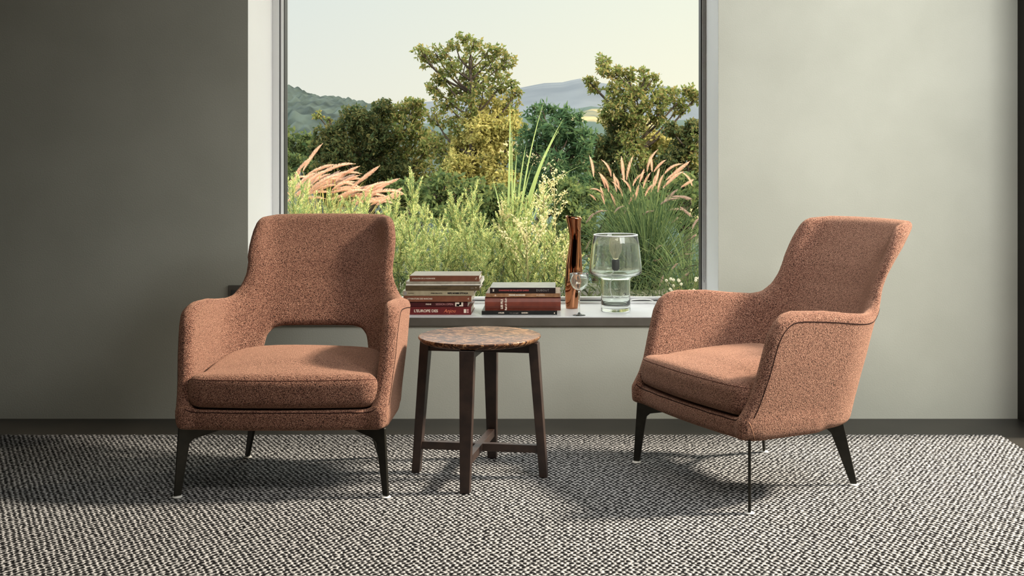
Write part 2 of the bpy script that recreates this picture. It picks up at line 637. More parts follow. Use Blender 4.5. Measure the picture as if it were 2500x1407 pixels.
# ------------------------------------------------------------------ smooth surface from a distance function
def surface_net(F, x, y, z, name, newton=None):
    """F: (nx,ny,nz) samples (<0 inside) on the axes x, y, z -> smooth quad mesh."""
    ins = F < 0
    nx, ny, nz = F.shape
    cs = np.zeros((nx - 1, ny - 1, nz - 1), np.int8)
    for i in (0, 1):
        for j in (0, 1):
            for k in (0, 1):
                cs += ins[i:nx - 1 + i, j:ny - 1 + j, k:nz - 1 + k]
    act = (cs > 0) & (cs < 8)
    ci, cj, ck = np.nonzero(act)
    idx = -np.ones(act.shape, np.int64)
    idx[ci, cj, ck] = np.arange(len(ci))
    acc = np.zeros((len(ci), 3))
    cnt = np.zeros(len(ci))
    corners = [(i, j, k) for i in (0, 1) for j in (0, 1) for k in (0, 1)]
    for a in corners:
        for ax in range(3):
            if a[ax] == 0:
                b_ = list(a)
                b_[ax] = 1
                fa = F[ci + a[0], cj + a[1], ck + a[2]]
                fb = F[ci + b_[0], cj + b_[1], ck + b_[2]]
                s = (fa < 0) != (fb < 0)
                t = np.where(s, fa / np.where(s, fa - fb, 1), 0)
                p = np.stack([np.full(len(ci), float(a[q])) for q in range(3)], 1)
                p[:, ax] += t
                acc += np.where(s[:, None], p, 0)
                cnt += s
    loc = acc / cnt[:, None]
    hx, hy, hz = x[1] - x[0], y[1] - y[0], z[1] - z[0]
    V = np.stack([x[ci] + loc[:, 0] * hx, y[cj] + loc[:, 1] * hy, z[ck] + loc[:, 2] * hz], 1)
    faces = []
    for ax in range(3):
        sl0 = [slice(None)] * 3
        sl1 = [slice(None)] * 3
        sl0[ax] = slice(0, -1)
        sl1[ax] = slice(1, None)
        A, B = ins[tuple(sl0)], ins[tuple(sl1)]
        u, v = [q for q in range(3) if q != ax]
        cr = A != B
        e_ = np.stack(np.nonzero(cr), 1)
        ok = (e_[:, u] > 0) & (e_[:, v] > 0) & (e_[:, u] < F.shape[u] - 1) & (e_[:, v] < F.shape[v] - 1)
        e_ = e_[ok]
        fl = A[tuple(e_.T)]

        def cell(du, dv):
            q = e_.copy()
            q[:, u] -= du
            q[:, v] -= dv
            return idx[tuple(q.T)]
        q = np.stack([cell(1, 1), cell(0, 1), cell(0, 0), cell(1, 0)], 1)
        flip = fl if ax != 1 else ~fl
        q[~flip] = q[~flip][:, ::-1]
        faces.append(q)
    Fq = np.concatenate(faces)
    # light smoothing along the mesh
    for _ in range(2):
        s = np.zeros_like(V)
        c = np.zeros(len(V))
        for a, b_ in ((0, 1), (1, 2), (2, 3), (3, 0)):
            np.add.at(s, Fq[:, a], V[Fq[:, b_]])
            np.add.at(c, Fq[:, a], 1)
            np.add.at(s, Fq[:, b_], V[Fq[:, a]])
            np.add.at(c, Fq[:, b_], 1)
        V = V * .5 + .5 * s / np.maximum(c, 1)[:, None]
    me = bpy.data.meshes.new(name)
    me.vertices.add(len(V))
    me.vertices.foreach_set('co', V.astype(np.float32).reshape(-1))
    me.loops.add(4 * len(Fq))
    me.loops.foreach_set('vertex_index', Fq.astype(np.int32).reshape(-1))
    me.polygons.add(len(Fq))
    me.polygons.foreach_set('loop_start', np.arange(0, 4 * len(Fq), 4, dtype=np.int32))
    me.polygons.foreach_set('use_smooth', np.ones(len(Fq), bool))
    me.update(calc_edges=True)
    me.validate()
    return me


def smin(a, b_, k):
    h = np.clip(.5 + .5 * (b_ - a) / k, 0, 1)
    return b_ + (a - b_) * h - k * h * (1 - h)


def smax(a, b_, k):
    return -smin(-a, -b_, k)


def poly_sdf(pts, X, Y):
    """signed distance (negative inside) to a closed 2D polygon, on arrays X, Y."""
    d = np.full(X.shape, 1e9)
    ins = np.zeros(X.shape, bool)
    n = len(pts)
    for i in range(n):
        ax_, ay = pts[i]
        bx, by = pts[(i + 1) % n]
        ex, ey = bx - ax_, by - ay
        wx, wy = X - ax_, Y - ay
        t = np.clip((wx * ex + wy * ey) / (ex * ex + ey * ey + 1e-12), 0, 1)
        d = np.minimum(d, (wx - ex * t) ** 2 + (wy - ey * t) ** 2)
        c = ((ay <= Y) & (by > Y)) | ((by <= Y) & (ay > Y))
        xi = ax_ + (Y - ay) / np.where(by - ay == 0, 1e-9, by - ay) * ex
        ins ^= c & (X < xi)
    d = np.sqrt(d)
    return np.where(ins, -d, d)


# ------------------------------------------------------------------ the room
def struct(name, mb, m, **kw):
    return mb.build(name, m, kind='structure', **kw)


struct('floor', MB().box(XL - .2, XR + .2, YB - .2, WY + .1, FLOOR - .1, FLOOR), M['floor'])
WTH = .52
b = MB()
b.box(XL - .2, WX0, WY, WY + WTH, FLOOR - .1, CEIL)
b.box(WX1, 7.5, WY, WY + WTH, FLOOR - .1, CEIL)  # added unseen run past the room keeps the sun out
b.box(WX0, WX1, WY, WY + WTH, FLOOR - .1, SILL - .041)
b.box(WX0, WX1, WY, WY + WTH, WTOP, CEIL)
struct('wall_back', b, M['wall'])
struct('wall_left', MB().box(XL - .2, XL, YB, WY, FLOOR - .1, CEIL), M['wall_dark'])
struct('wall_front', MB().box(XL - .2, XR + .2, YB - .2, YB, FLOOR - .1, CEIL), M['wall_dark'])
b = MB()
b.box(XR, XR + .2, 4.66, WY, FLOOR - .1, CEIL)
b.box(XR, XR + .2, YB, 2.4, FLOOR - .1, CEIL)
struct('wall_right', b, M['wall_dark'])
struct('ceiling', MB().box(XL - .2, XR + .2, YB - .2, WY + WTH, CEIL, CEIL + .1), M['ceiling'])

# window: white reveals, sill, frame, gasket, pane
win = empty('window_1', (0, 0, 0), kind='structure')
MB().box(WX0 - .006, WX0 + .0008, WY + .0015, FY + .02, SILL, WTOP).build('window_reveal', M['white'], win)
MB().box(WX1 - .0008, WX1 + .006, WY + .0015, FY + .02, SILL, WTOP).build('window_reveal', M['white'], win)
MB().box(WX0, WX1, WY + .0015, FY + .02, WTOP - .0008, WTOP + .006).build('window_reveal', M['white'], win)
b = MB()
b.box(WX0 - .01, WX1 + .01, WY - .012, FY + .09, SILL - .040, SILL - .004, .0015)
b.build('window_sill', M['sill_edge'], win)
MB().box(WX0 - .008, WX1 + .008, WY - .011, FY + .09, SILL - .005, SILL, .0015).build('sill_surface', M['sill_top'], win, label='pale sill top with the window reflection in its colour')
ix0, ix1 = WX0 + .001, WX1 - .001
b = MB()
fw = .018
b.box(ix0, ix0 + .030, FY, FY + .03, SILL, WTOP, .002)
b.box(ix0 + .034, ix0 + .046, FY + .012, FY + .075, SILL, WTOP, .002)
b.box(ix1 - fw, ix1, FY, FY + .03, SILL, WTOP, .002)
b.box(ix0, ix1, FY + .003, FY + .03, SILL, SILL + .010, .002)
b.box(ix0 + .03, ix1 - fw, FY + .045, FY + .075, SILL + .012, SILL + .026, .002)
b.box(ix0, ix1, FY, FY + .03, WTOP - .02, WTOP, .002)
b.build('window_frame', M['alu'], win)
b = MB()
b.box(ix0 + .029, ix0 + .036, FY + .012, FY + .07, SILL, WTOP)
b.box(ix0 + .045, ix0 + .050, FY + .03, FY + .09, SILL, WTOP)
b.box(ix1 - fw - .006, ix1 - fw + .002, FY + .006, FY + .09, SILL, WTOP)  # dark strip painting the shade on the right frame's inner side
b.box(ix0, ix1, FY + .02, FY + .06, SILL, SILL + .015)
b.box(ix0 + .03, ix1 - fw, FY + .075, FY + .09, SILL, SILL + .022)
b.build('window_gasket_shade', M['alu_dark'], win)
MB().box(ix0 + .03, ix1 - fw + .002, FY + .078, FY + .084, SILL + .01, WTOP).build('window_pane', M['pane'], win)

# beaded chain of the blind on the right side of the frame
b = MB()
ch = bmesh.new()
bmesh.ops.create_icosphere(ch, subdivisions=1, radius=.0017)
ball_v = np.array([v.co[:] for v in ch.verts])
ball_f = np.array([[v.index for v in f.verts] for f in ch.faces])
ch.free()
cv, cf = [], []
cxs = ix1 - .0095
zb = 1.12 - (688 - HY) / F_PX * FY
for k in range(270):
    z = zb + k * .0061
    if z > WTOP - .02:
        break
    for s in (-1, 1):
        off = .0034 * s * min(1, k / 3.0 + .15)
        cv.append(ball_v + np.array([cxs + off, FY - .008 - .001 * s, z]))
        cf.append(ball_f + 12 * len(cf))
link('blind_chain', mesh_vf('blind_chain', np.concatenate(cv), np.concatenate(cf), True), M['alu_dark'],
     label='thin beaded blind chain hanging at the right edge of the window frame', cat='blind chain')

# small dark plate on the wall beside the reveal
pl = empty('wall_plate', (-1.380, WY, .505), label='small dark grey plate on the wall beside the left edge of the window', cat='wall plate')
MB().box(-.044, .034, -.012, 0, -.065, .060, .002).build('plate_body', M['plate'], pl)
MB().box(-.030, .020, -.0145, -.011, -.045, .040, .0015).build('plate_insert', M['alu_dark'], pl)

# ------------------------------------------------------------------ rug
Y_FAR = CAM_Z * F_PX / (1062 - HY)
r_far = P(2440, 1062, Y_FAR)
r_r = P(2500, 1097, CAM_Z * F_PX / (1097 - HY))
dirv = (r_r - r_far)
dirv = dirv / abs(dirv.y)
near = r_far + dirv * 3.6
b = MB()
# scalloped edges: one small bump for every loop of yarn
pts = []
nb = 230
x0r = -2.75
for i in range(nb):
    t = i / nb
    xx = x0r + (r_far.x - x0r) * t
    pts.append((xx, Y_FAR + (.005 if i % 2 else -.003) + random.uniform(-.003, .003), -.004))
nb = 170
for i in range(nb + 1):
    q = r_far.lerp(near, i / nb)
    pts.append((q.x + random.uniform(-.004, .004), q.y, -.004))
pts += [(x0r, near.y, -.004)]
b.prism(pts, (0, 0, 1), .008)
rug = b.build('rug', M['rug'], label='large black and white woven rug under both armchairs', cat='rug')

# ------------------------------------------------------------------ armchair
T = .027


def interp(z, pts):
    return np.interp(z, [p[0] for p in pts], [p[1] for p in pts])


W_PTS = [(.20, .316), (.30, .322), (.45, .336), (.59, .343), (.63, .328), (.67, .298), (.71, .279), (.76, .268), (.84, .255), (.93, .243)]
YB_PTS = [(.20, .480), (.26, .492), (.40, .535), (.55, .585), (.62, .614), (.72, .668), (.80, .724), (.86, .768), (.94, .822)]
RC_PTS = [(.20, .17), (.57, .20), (.64, .18), (.72, .12), (.80, .085), (.94, .075)]
PROFILE = [(-.030, .20), (-.030, .285), (-.016, .305), (.004, .335), (.026, .385), (.042, .44), (.056, .49), (.075, .555), (.098, .592), (.128, .614), (.170, .623), (.30, .616), (.42, .600), (.50, .594),
           (.535, .602), (.565, .632), (.590, .680), (.617, .740), (.654, .81), (.705, .90), (.75, 1.1), (1.3, 1.1), (1.3, .20)]
HALF = [(.60, .20), (.60, .62), (.45, .635), (.38, .665), (.335, .71), (.312, .76), (.295, .81), (.284, .842), (.268, .867), (.246, .882), (.215, .888), (.10, .890)]


def shell_terms(x, y, z):
    X, Z2 = np.meshgrid(x, z, indexing='ij')
    gf = poly_sdf(HALF + [(-a, c) for a, c in HALF[::-1]], X, Z2)
    Y2, Z3 = np.meshgrid(y, z, indexing='ij')
    gs = poly_sdf(PROFILE, Y2, Z3)
    hole = poly_sdf([(.155, .20), (.185, .30), (.196, .40), (.186, .448), (.165, .472), (.13, .480), (-.13, .480), (-.165, .472), (-.186, .448), (-.196, .40), (-.185, .30), (-.155, .20)], X, Z2)
    w = interp(z, W_PTS)[None, None, :]
    yb = interp(z, YB_PTS)[None, None, :]
    rc = interp(z, RC_PTS)[None, None, :]
    xa = np.abs(x)[:, None, None]
    yy = y[None, :, None]
    zz_ = z[None, None, :]
    # the back panel is gently hollow: its middle sits a little further back
    yb = yb + (.014 + .028 * np.clip((zz_ - .45) / .2, 0, 1)) * (1 - np.clip(xa / .25, 0, 1) ** 2)
    qx, qy = xa - (w - rc), yy - (yb - rc)
    n = np.sqrt(np.maximum(qx, 0) ** 2 + np.maximum(qy, 0) ** 2) + np.minimum(np.maximum(qx, qy), 0) - rc
    return gf[:, None, :], gs[None, :, :], hole[:, None, :], n


def chair_shell():
    h = .0078
    x = np.arange(-.42, .4201, h)
    y = np.arange(-.07, .87, h)
    z = np.arange(.17, .93, h)
    gf, gs, hole, n = shell_terms(x, y, z)
    yy = y[None, :, None]
    zz = z[None, None, :]
    g = smax(gs + T, gf + T, .03)
    g = smax(g, (.225 + T) - zz + 0 * g, .01)
    hb = np.where(yy > .28, -(hole - T), -1.0)
    g = smax(g, hb + 0 * g, .02)
    shell = np.sqrt(np.maximum(g, 0) ** 2 + n ** 2) - T
    shell = np.where(g < 0, np.abs(n) - T, shell)
    # seat base: a rounded slab closing the tub, its front edge slightly bowed
    xa = np.abs(x)[:, None, None]
    w = interp(z, W_PTS)[None, None, :] + T
    rb = .06
    yf = -.030 + .022 * (xa / .34) ** 2 + .03 * np.clip((.245 - zz) / .03, 0, 1) ** 2 * .3
    cy = .23
    qx = xa - (w - rb)
    qyf = (yf + rb) - yy
    qyb = yy - (.32 - rb)
    q2 = np.maximum(qyf, qyb)
    plan = np.sqrt(np.maximum(qx, 0) ** 2 + np.maximum(q2, 0) ** 2) + np.minimum(np.maximum(qx, q2), 0) - rb
    vert = np.abs(zz - .2545) - .0345
    er = .014
    a, c = plan + er, vert + er
    base = np.sqrt(np.maximum(a, 0) ** 2 + np.maximum(c, 0) ** 2) + np.minimum(np.maximum(a, c), 0) - er
    Fv = smin(shell, base, .018)
    return surface_net(Fv, x, y, z, 'chair_shell')


def cushion_mesh():
    h = .0068
    x = np.arange(-.35, .3501, h)
    y = np.arange(-.08, .52, h)
    z = np.arange(.26, .48, h)
    xa = np.abs(x)[:, None, None]
    yy = y[None, :, None]
    zz = z[None, None, :]
    s = np.clip((.085 - yy) / .10, 0, 1)
    s = s * s * (3 - 2 * s)
    hx = .292 + .044 * s - .06 * np.clip((yy - .25) / .25, 0, 1) ** 2
    rb = .075
    yf = -.036 + .020 * (xa / .3) ** 2
    qx = xa - (hx - rb)
    q2 = np.maximum((yf + rb) - yy, yy - (.475 - rb))
    plan = np.sqrt(np.maximum(qx, 0) ** 2 + np.maximum(q2, 0) ** 2) + np.minimum(np.maximum(qx, q2), 0) - rb
    top = .400 + .024 * np.clip(1 - (xa / .30) ** 2, 0, 1) * np.clip((yy + .03) / .16, 0, 1) ** .7 + .012 * np.clip(1 - ((yy - .30) / .22) ** 2, 0, 1)
    top = top + .004 * np.sin(11 * x[:, None, None] + 1.0) * np.sin(9 * yy)
    vert = np.maximum(zz - top, .292 - zz)
    er = .034
    a, c = plan + er, vert + er
    d = np.sqrt(np.maximum(a, 0) ** 2 + np.maximum(c, 0) ** 2) + np.minimum(np.maximum(a, c), 0) - er
    return surface_net(d, x, y, z, 'seat_cushion')


def outer_x(y, z, extra=.0):
    w, yb, rc = interp(z, W_PTS), interp(z, YB_PTS), interp(z, RC_PTS)
    if y < yb - rc:
        return w + T + extra
    rr = rc + T + extra
    return (w - rc) + math.sqrt(max(rr * rr - (y - (yb - rc)) ** 2, 1e-6))


def smooth_path(pts, k=6):
    out = []
    n = len(pts)
    for i in range(n - 1):
        p0, p1, p2, p3 = (Vector(pts[max(i - 1, 0)]), Vector(pts[i]), Vector(pts[i + 1]), Vector(pts[min(i + 2, n - 1)]))
        for j in range(k):
            t = j / k
            out.append(.5 * ((2 * p1) + (p2 - p0) * t + (2 * p0 - 5 * p1 + 4 * p2 - p3) * t * t + (3 * p1 - p0 - 3 * p2 + p3) * t ** 3))
    out.append(Vector(pts[-1]))
    return out


def piping(side, me):
    yz = [(.014, .300), (.036, .345), (.066, .43), (.090, .51), (.112, .555), (.142, .582), (.185, .590), (.30, .582), (.40, .570), (.48, .563), (.54, .570), (.585, .600)]
    pts = [(side * outer_x(y_, z_), y_, z_) for y_, z_ in yz]
    return MB().tube(snap(smooth_path(pts), me, -.0004), .0020, 6)


def leg_mesh(foot, top_in, name):
    """flat steel blade lying in the diagonal plane through foot and the chair's centre."""
    cen = Vector((0, .255, 0))
    f = Vector((foot[0], foot[1], 0))
    d = (f - cen)
    rf = d.length
    d.normalize()
    nrm = Vector((-d.y, d.x, 0))

    def q(r_, z):
        return cen + d * r_ + Vector((0, 0, z))
    rt = rf - top_in
    pts = [q(rf - .012, .006), q(rf + .011, .006), q(rt + .016, .226), q(.02, .226), q(.02, .214), q(rt - .25, .218), q(rt - .13, .202), q(rt - .034, .184), q(rt - .020, .172)]
    return MB().prism(pts, nrm, .0095, .0016).mesh(name)


def snap(pts, me, off=.0006):
    """lay a seam line onto the upholstery."""
    from mathutils.bvhtree import BVHTree
    t = BVHTree.FromPolygons([v_.co[:] for v_ in me.vertices], [list(p.vertices) for p in me.polygons])
    out = []
    for p in pts:
        q, n_, i_, d_ = t.find_nearest(Vector(p))
        out.append(q + n_ * off)
    return out


def make_armchair():
    root = empty('armchair')
    sh = link('upholstered_shell', chair_shell(), M['fabric'], root)
    for s in (-1, 1):
        piping(s, sh.data).build('piping', M['seam'], sh, label='dark piping along the arm')
        z0, z1 = .291, .224
        MB().tube(snap(smooth_path([(s * .300, -.012, .300), (s * .325, -.006, .290), (s * .338, .002, .275), (s * .343, .010, .255), (s * .344, .018, .235), (s * .338, .026, .221)], 4), sh.data, .0001), .0010, 5).build('seam', M['seam_light'], sh, label='pale corner seam')
    fx = [(x_, -.031 + .022 * (abs(x_) / .34) ** 2, .283) for x_ in np.linspace(-.295, .295, 15)]
    fx = [(-.325, -.001, .283)] + fx + [(.325, -.001, .283)]
    MB().tube(snap(smooth_path(fx, 3), sh.data, .0), .0016, 6).build('seam', M['seam'], sh, label='dark front rail seam')
    cu = link('seat_cushion', cushion_mesh(), M['fabric'], root)
    fx = [(-.318, .05, .384), (-.312, .02, .386), (-.295, .0, .387)] + [(x_, -.030 + .020 * (abs(x_) / .3) ** 2, .388) for x_ in np.linspace(-.26, .26, 13)] + [(.295, .0, .387), (.312, .02, .386), (.318, .05, .384)]
    MB().tube(snap(smooth_path(fx, 3), cu.data, .0), .0013, 6).build('seam', M['seam_soft'], cu, label='front edge seam of the cushion')
    for fxy, ti in (((-.342, 0.0), .020), ((.342, 0.0), .020), ((-.248, .505), .055), ((.248, .505), .055)):
        lg = link('leg', leg_mesh(fxy, ti, 'chair_leg'), M['steel'], root)
        g = MB()
        g.lathe([(0, 0), (.0155, 0), (.0165, .002), (.0145, .0045), (0, .0045)], 20, (fxy[0], fxy[1], 0))
        g.build('glide', M['glide'], lg, label='pale round foot glide')
    return root


chair = make_armchair()
tag(chair, 'terracotta boucle armchair facing the viewer, left of the round side table', 'armchair', 'terracotta armchairs')
chair.location = (-.9155, 3.823, 0)
chair2 = copy_tree(chair)
tag(chair2, 'terracotta boucle armchair turned sideways in front of the pale wall, right of the side table')
chair2.location = (.432, 3.955, 0)
chair2.rotation_euler = (0, 0, math.atan2(.46, .89) - R(90))

# ------------------------------------------------------------------ round side table
tb = empty('side_table', (-.286, 4.098, 0), R(-8), label='round side table with brown marble top and dark wooden legs', cat='side table')
ZT = .490
MB().lathe([(0, ZT - .022), (.196, ZT - .022), (.206, ZT - .017), (.2145, ZT - .006), (.2135, ZT - .001), (.211, ZT), (0, ZT)], 96).build('table_top', M['stone'], tb)
LH = ZT - .022
for k in range(4):
    a = k * math.pi / 2
    u = Vector((math.cos(a), math.sin(a), 0))
    v = Vector((-u.y, u.x, 0))

    def q(r_, t_, z_):
        return u * r_ + v * t_ + Vector((0, 0, z_))
    hw_b, hw_t = .0165, .0255
    MB().hexa([q(.214, -hw_b, .001), q(.242, -hw_b, .001), q(.242, hw_b, .001), q(.214, hw_b, .001)],
              [q(.176, -hw_t, LH), q(.209, -hw_t, LH), q(.209, hw_t, LH), q(.176, hw_t, LH)], .0018).build('leg', M['wood'], tb)
for k in range(2):
    a = k * math.pi / 2
    MB().box(-.180, .180, -.012, .012, LH - .036, LH - .0005 - .0004 * k, .001).build('apron', M['wood'], tb, rot=(0, 0, a))
    MB().box(-.212, .212, -.0125, .0125, .085 + .0004 * k, .112 + .0004 * k, .001).build('stretcher', M['wood'], tb, rot=(0, 0, a))

# ------------------------------------------------------------------ books on the sill
M['pages'] = noise_mat('book_pages', lin(226, 220, 206), lin(238, 232, 218), 60, .8)
M['ink_white'] = mat('cream_print', lin(232, 216, 196), .6)
M['ink_black'] = mat('black_print', lin(30, 26, 22), .6)
M['ink_red'] = mat('red_print', lin(198, 92, 88), .6)
M['ink_grey'] = mat('grey_print', lin(150, 142, 136), .6)
M['ink_orange'] = mat('orange_print', lin(226, 128, 92), .6)
M['ink_pink'] = mat('pink_print', lin(206, 150, 146), .6)


def book(px0, px1, z, th, depth, d, cover_cols, label, texts=(), hard=True, rz=0.0, blocks=(), rounded=False, top_col=None):
    x0, x1 = (px0 - CX) / F_PX * d, (px1 - CX) / F_PX * d
    L = x1 - x0
    root = empty('book', ((x0 + x1) / 2, d, z), rz, label=label, cat='book')
    cm = noise_mat('book_cover', lin(*cover_cols[0]), lin(*cover_cols[1]), 40, .42, spec=.5)
    t = .0028 if hard else .0009
    bm_ = MB()
    if rounded:
        prof = [(-L / 2, .004, 0), (-L / 2, .0, th * .12), (-L / 2, -.007, th * .35), (-L / 2, -.008, th * .5), (-L / 2, -.007, th * .65), (-L / 2, 0, th * .88), (-L / 2, .004, th), (-L / 2, .009, th), (-L / 2, .009, 0)]
        prof = [Vector(p) + Vector((L / 2, 0, 0)) for p in prof]
        bm_.prism(prof, (1, 0, 0), L)
    else:
        bm_.box(-L / 2, L / 2, 0, t, 0, th, .0006)
    bm_.box(-L / 2, L / 2, .0005, depth, 0, t, .0004)
    bm_.box(-L / 2, L / 2, .0005, depth, th - t, th, .0004)
    cov = bm_.build('cover', cm, root)
    if top_col:
        MB().box(-L / 2 + .0002, L / 2 - .0002, .0008, depth - .0002, th - .0002, th + .0005).build('front_cover_sheen', noise_mat('cover_sheen', lin(*top_col[0]), lin(*top_col[1]), 24, .3), cov, label='pale front cover, print and window reflection in one colour')  # window light reflected on the cover is painted in as paleness
    ins = .004 if hard else .0006
    MB().box(-L / 2 + ins, L / 2 - ins, .009 if rounded else t, depth - ins, t, th - t).build('pages', M['pages'], root)
    yf = -.0086 if rounded else -.0006
    for body, size, u, ink, rot, kw in texts:
        me = text_mesh(body, size, **kw)
        link('spine_title', me, M[ink], cov, (-L / 2 + L * u, yf, th * .5), (R(90), rot, 0), label='lettering on the spine')
    for u0, u1, v0, v1, ink in blocks:
        MB().box(-L / 2 + L * u0, -L / 2 + L * u1, yf, yf + .001, th * v0, th * v1).build('spine_emblem', M[ink], cov, label='small printed emblem on the spine')
    return root


GL, GR = 'books in the taller stack on the sill', 'books in the lower stack on the sill'
DL = (CAM_Z - SILL) * F_PX / (769 - HY)
z = SILL
stack = []
bd = [
    dict(px0=996, px1=1150, th=.033, depth=.225, cover_cols=((96, 26, 28), (108, 32, 32)), label="dark red book titled L'EUROPE DES Anjou, bottom of the taller stack",
         texts=[("L'EUROPE DES", .0165, .285, 'ink_white', 0, dict(bold=.0004)), ('Anjou', .021, .66, 'ink_orange', 0, dict(shear=.35))],
         blocks=[(.885, .925, .25, .75, 'ink_white'), (.935, .962, .52, .75, 'ink_pink'), (.935, .962, .25, .46, 'ink_pink')]),
    dict(px0=992, px1=1142, th=.022, depth=.20, cover_cols=((62, 18, 22), (72, 22, 26)), label='thin maroon book with a black and white picture on its spine', dd=.006,
         texts=[('FRENE', .0085, .36, 'ink_white', 0, dict(bold=.0002)), ('SESSION OPEN', .0115, .62, 'ink_pink', 0, {})],
         blocks=[(.795, .925, .1, .92, 'ink_white'), (.815, .862, .14, .55, 'ink_black'), (.862, .895, .35, .9, 'ink_black')], hard=False),
    dict(px0=985, px1=1151, th=.026, depth=.20, cover_cols=((118, 70, 50), (130, 80, 58)), label='red-brown book above the thin maroon book, cream title at its left end', dd=.0,
         texts=[('LITTERATURE DES MARCHES', .0085, .24, 'ink_white', 0, dict(bold=.0002)), ('A', .012, .955, 'ink_white', .5, {})], hard=False),
    dict(px0=983, px1=1157, th=.021, depth=.21, cover_cols=((158, 146, 118), (172, 160, 132)), label='beige book with bold black lettering, middle of the taller stack', dd=-.002,
         texts=[("RIPE NOSSE D'ITALIA", .0095, .775, 'ink_black', 0, dict(bold=.0006)), ('STORIA DELLE CITTA', .0052, .475, 'ink_black', 0, dict(bold=.0002)), ('IN CAMMINO', .0042, .12, 'ink_black', 0, {})],
         blocks=[(.02, .055, .15, .85, 'ink_grey')], hard=False, rounded=False),
    dict(px0=990, px1=1171, th=.021, depth=.225, cover_cols=((82, 68, 46), (96, 80, 56)), label='dark olive-brown book directly under the grey magazine', dd=.0,
         texts=[('T E R R E   D E S   V I G N E S', .0075, .42, 'ink_black', 0, {}), ('CO', .0085, .90, 'ink_grey', 0, {}), ('*', .014, .95, 'ink_white', 0, {})]),
    dict(px0=991, px1=1174, th=.018, depth=.235, cover_cols=((150, 142, 126), (178, 170, 150)), label='pale grey magazine lying second from the top of the taller stack', dd=.001,
         texts=[], blocks=[(0, .995, .08, .34, 'pages'), (.47, .995, .0, .10, 'ink_black')], hard=False, top_col=((170, 162, 154), (186, 178, 170))),
    dict(px0=1000, px1=1170, th=.0245, depth=.19, cover_cols=((112, 68, 48), (124, 76, 56)), label='brown book with a pale taupe cover, topmost of the taller stack', dd=.0,
         texts=[('LE ROUTES DE LA ROMANDIE', .0075, .20, 'ink_white', 0, dict(bold=.0002)), ('Z', .0125, .955, 'ink_white', .5, {})], top_col=((138, 124, 114), (152, 138, 128))),
]
for q in bd:
    dd = q.pop('dd', 0)
    bk = book(z=z, d=DL + dd, **q)
    bk['group'] = GL
    z += q['th'] + .0006
z = SILL
bd = [
    dict(px0=1176, px1=1360, th=.0165, depth=.21, cover_cols=((16, 16, 14), (22, 22, 20)), label='thin black book, bottom of the lower stack beside the copper vase',
         texts=[('ATELIER', .007, .26, 'ink_white', 0, dict(bold=.0003)), ('arte e paesaggio', .006, .43, 'ink_grey', 0, {}), ('GARDEN', .007, .57, 'ink_white', 0, dict(bold=.0003)), ('e', .009, .965, 'ink_white', 0, dict(bold=.0005))], hard=False),
    dict(px0=1184, px1=1369, th=.0585, depth=.225, cover_cols=((108, 50, 36), (122, 58, 42)), label='thick red-brown cloth book with two short upright titles', dd=.01, rounded=True,
         texts=[('LES FILS', .0125, .225, 'ink_white', R(-90), dict(bold=.0006)), ('Roi de Soie', .0115, .278, 'ink_white', R(-90), dict(bold=.0006))]),
    dict(px0=1186, px1=1367, th=.0165, depth=.23, cover_cols=((128, 92, 62), (168, 126, 92)), label='tan and brown book squeezed between thick red-brown book and black book', dd=.004,
         texts=[('FEMMES ROMANES', .0085, .42, 'ink_white', 0, dict(bold=.0005)), ('A L E G R E S', .0065, .74, 'ink_white', 0, dict(bold=.0002)), ('o', .011, .13, 'ink_white', 0, dict(bold=.0006))]),
    dict(px0=1196, px1=1356, th=.0235, depth=.215, cover_cols=((28, 16, 16), (36, 22, 20)), label='black book with red title and pale grey cover, topmost of the lower stack', dd=.002,
         texts=[('CHANSONS DE SALLES DE GARDE', .0085, .365, 'ink_red', 0, dict(bold=.0002)), ('DUBOUT', .0125, .805, 'ink_grey', 0, dict(spacing=1.15)), ('ME', .0085, .055, 'ink_white', R(-90), dict(bold=.0004))],
         top_col=((140, 138, 138), (158, 156, 155))),
]
for q in bd:
    dd = q.pop('dd', 0)
    bk = book(z=z, d=DL + dd, **q)
    bk['group'] = GR
    z += q['th'] + .0006

# ------------------------------------------------------------------ copper vase
DV = 5.262
vz = lambda py: (CAM_Z - (py - HY) / F_PX * DV) - SILL
pxm = DV / F_PX
vx = (1401 - CX) / F_PX * DV
prof_px = [(754, 1382, 1410), (735, 1380.5, 1412), (712, 1380, 1417), (690, 1380, 1421), (668, 1381, 1422), (645, 1382, 1421), (625, 1385, 1420), (605, 1388, 1419), (588, 1390, 1418), (572, 1389, 1418), (556, 1386, 1418.5), (540, 1382, 1419.5), (529, 1379.5, 1421)]
vp = [(max(0.0, vz(py)), ((l_ + r_) / 2 - 1401) * pxm, (r_ - l_) / 2 * pxm) for py, l_, r_ in prof_px]
vp[0] = (0.0, vp[0][1], vp[0][2])


def vase_rings(off, zlo):
    out = []
    zz_ = np.linspace(zlo, vp[-1][0], 44)
    for z_ in zz_:
        c_ = np.interp(z_, [p[0] for p in vp], [p[1] for p in vp])
        r_ = np.interp(z_, [p[0] for p in vp], [p[2] for p in vp])
        out.append((z_, c_, max(r_ - off, .004)))
    return out


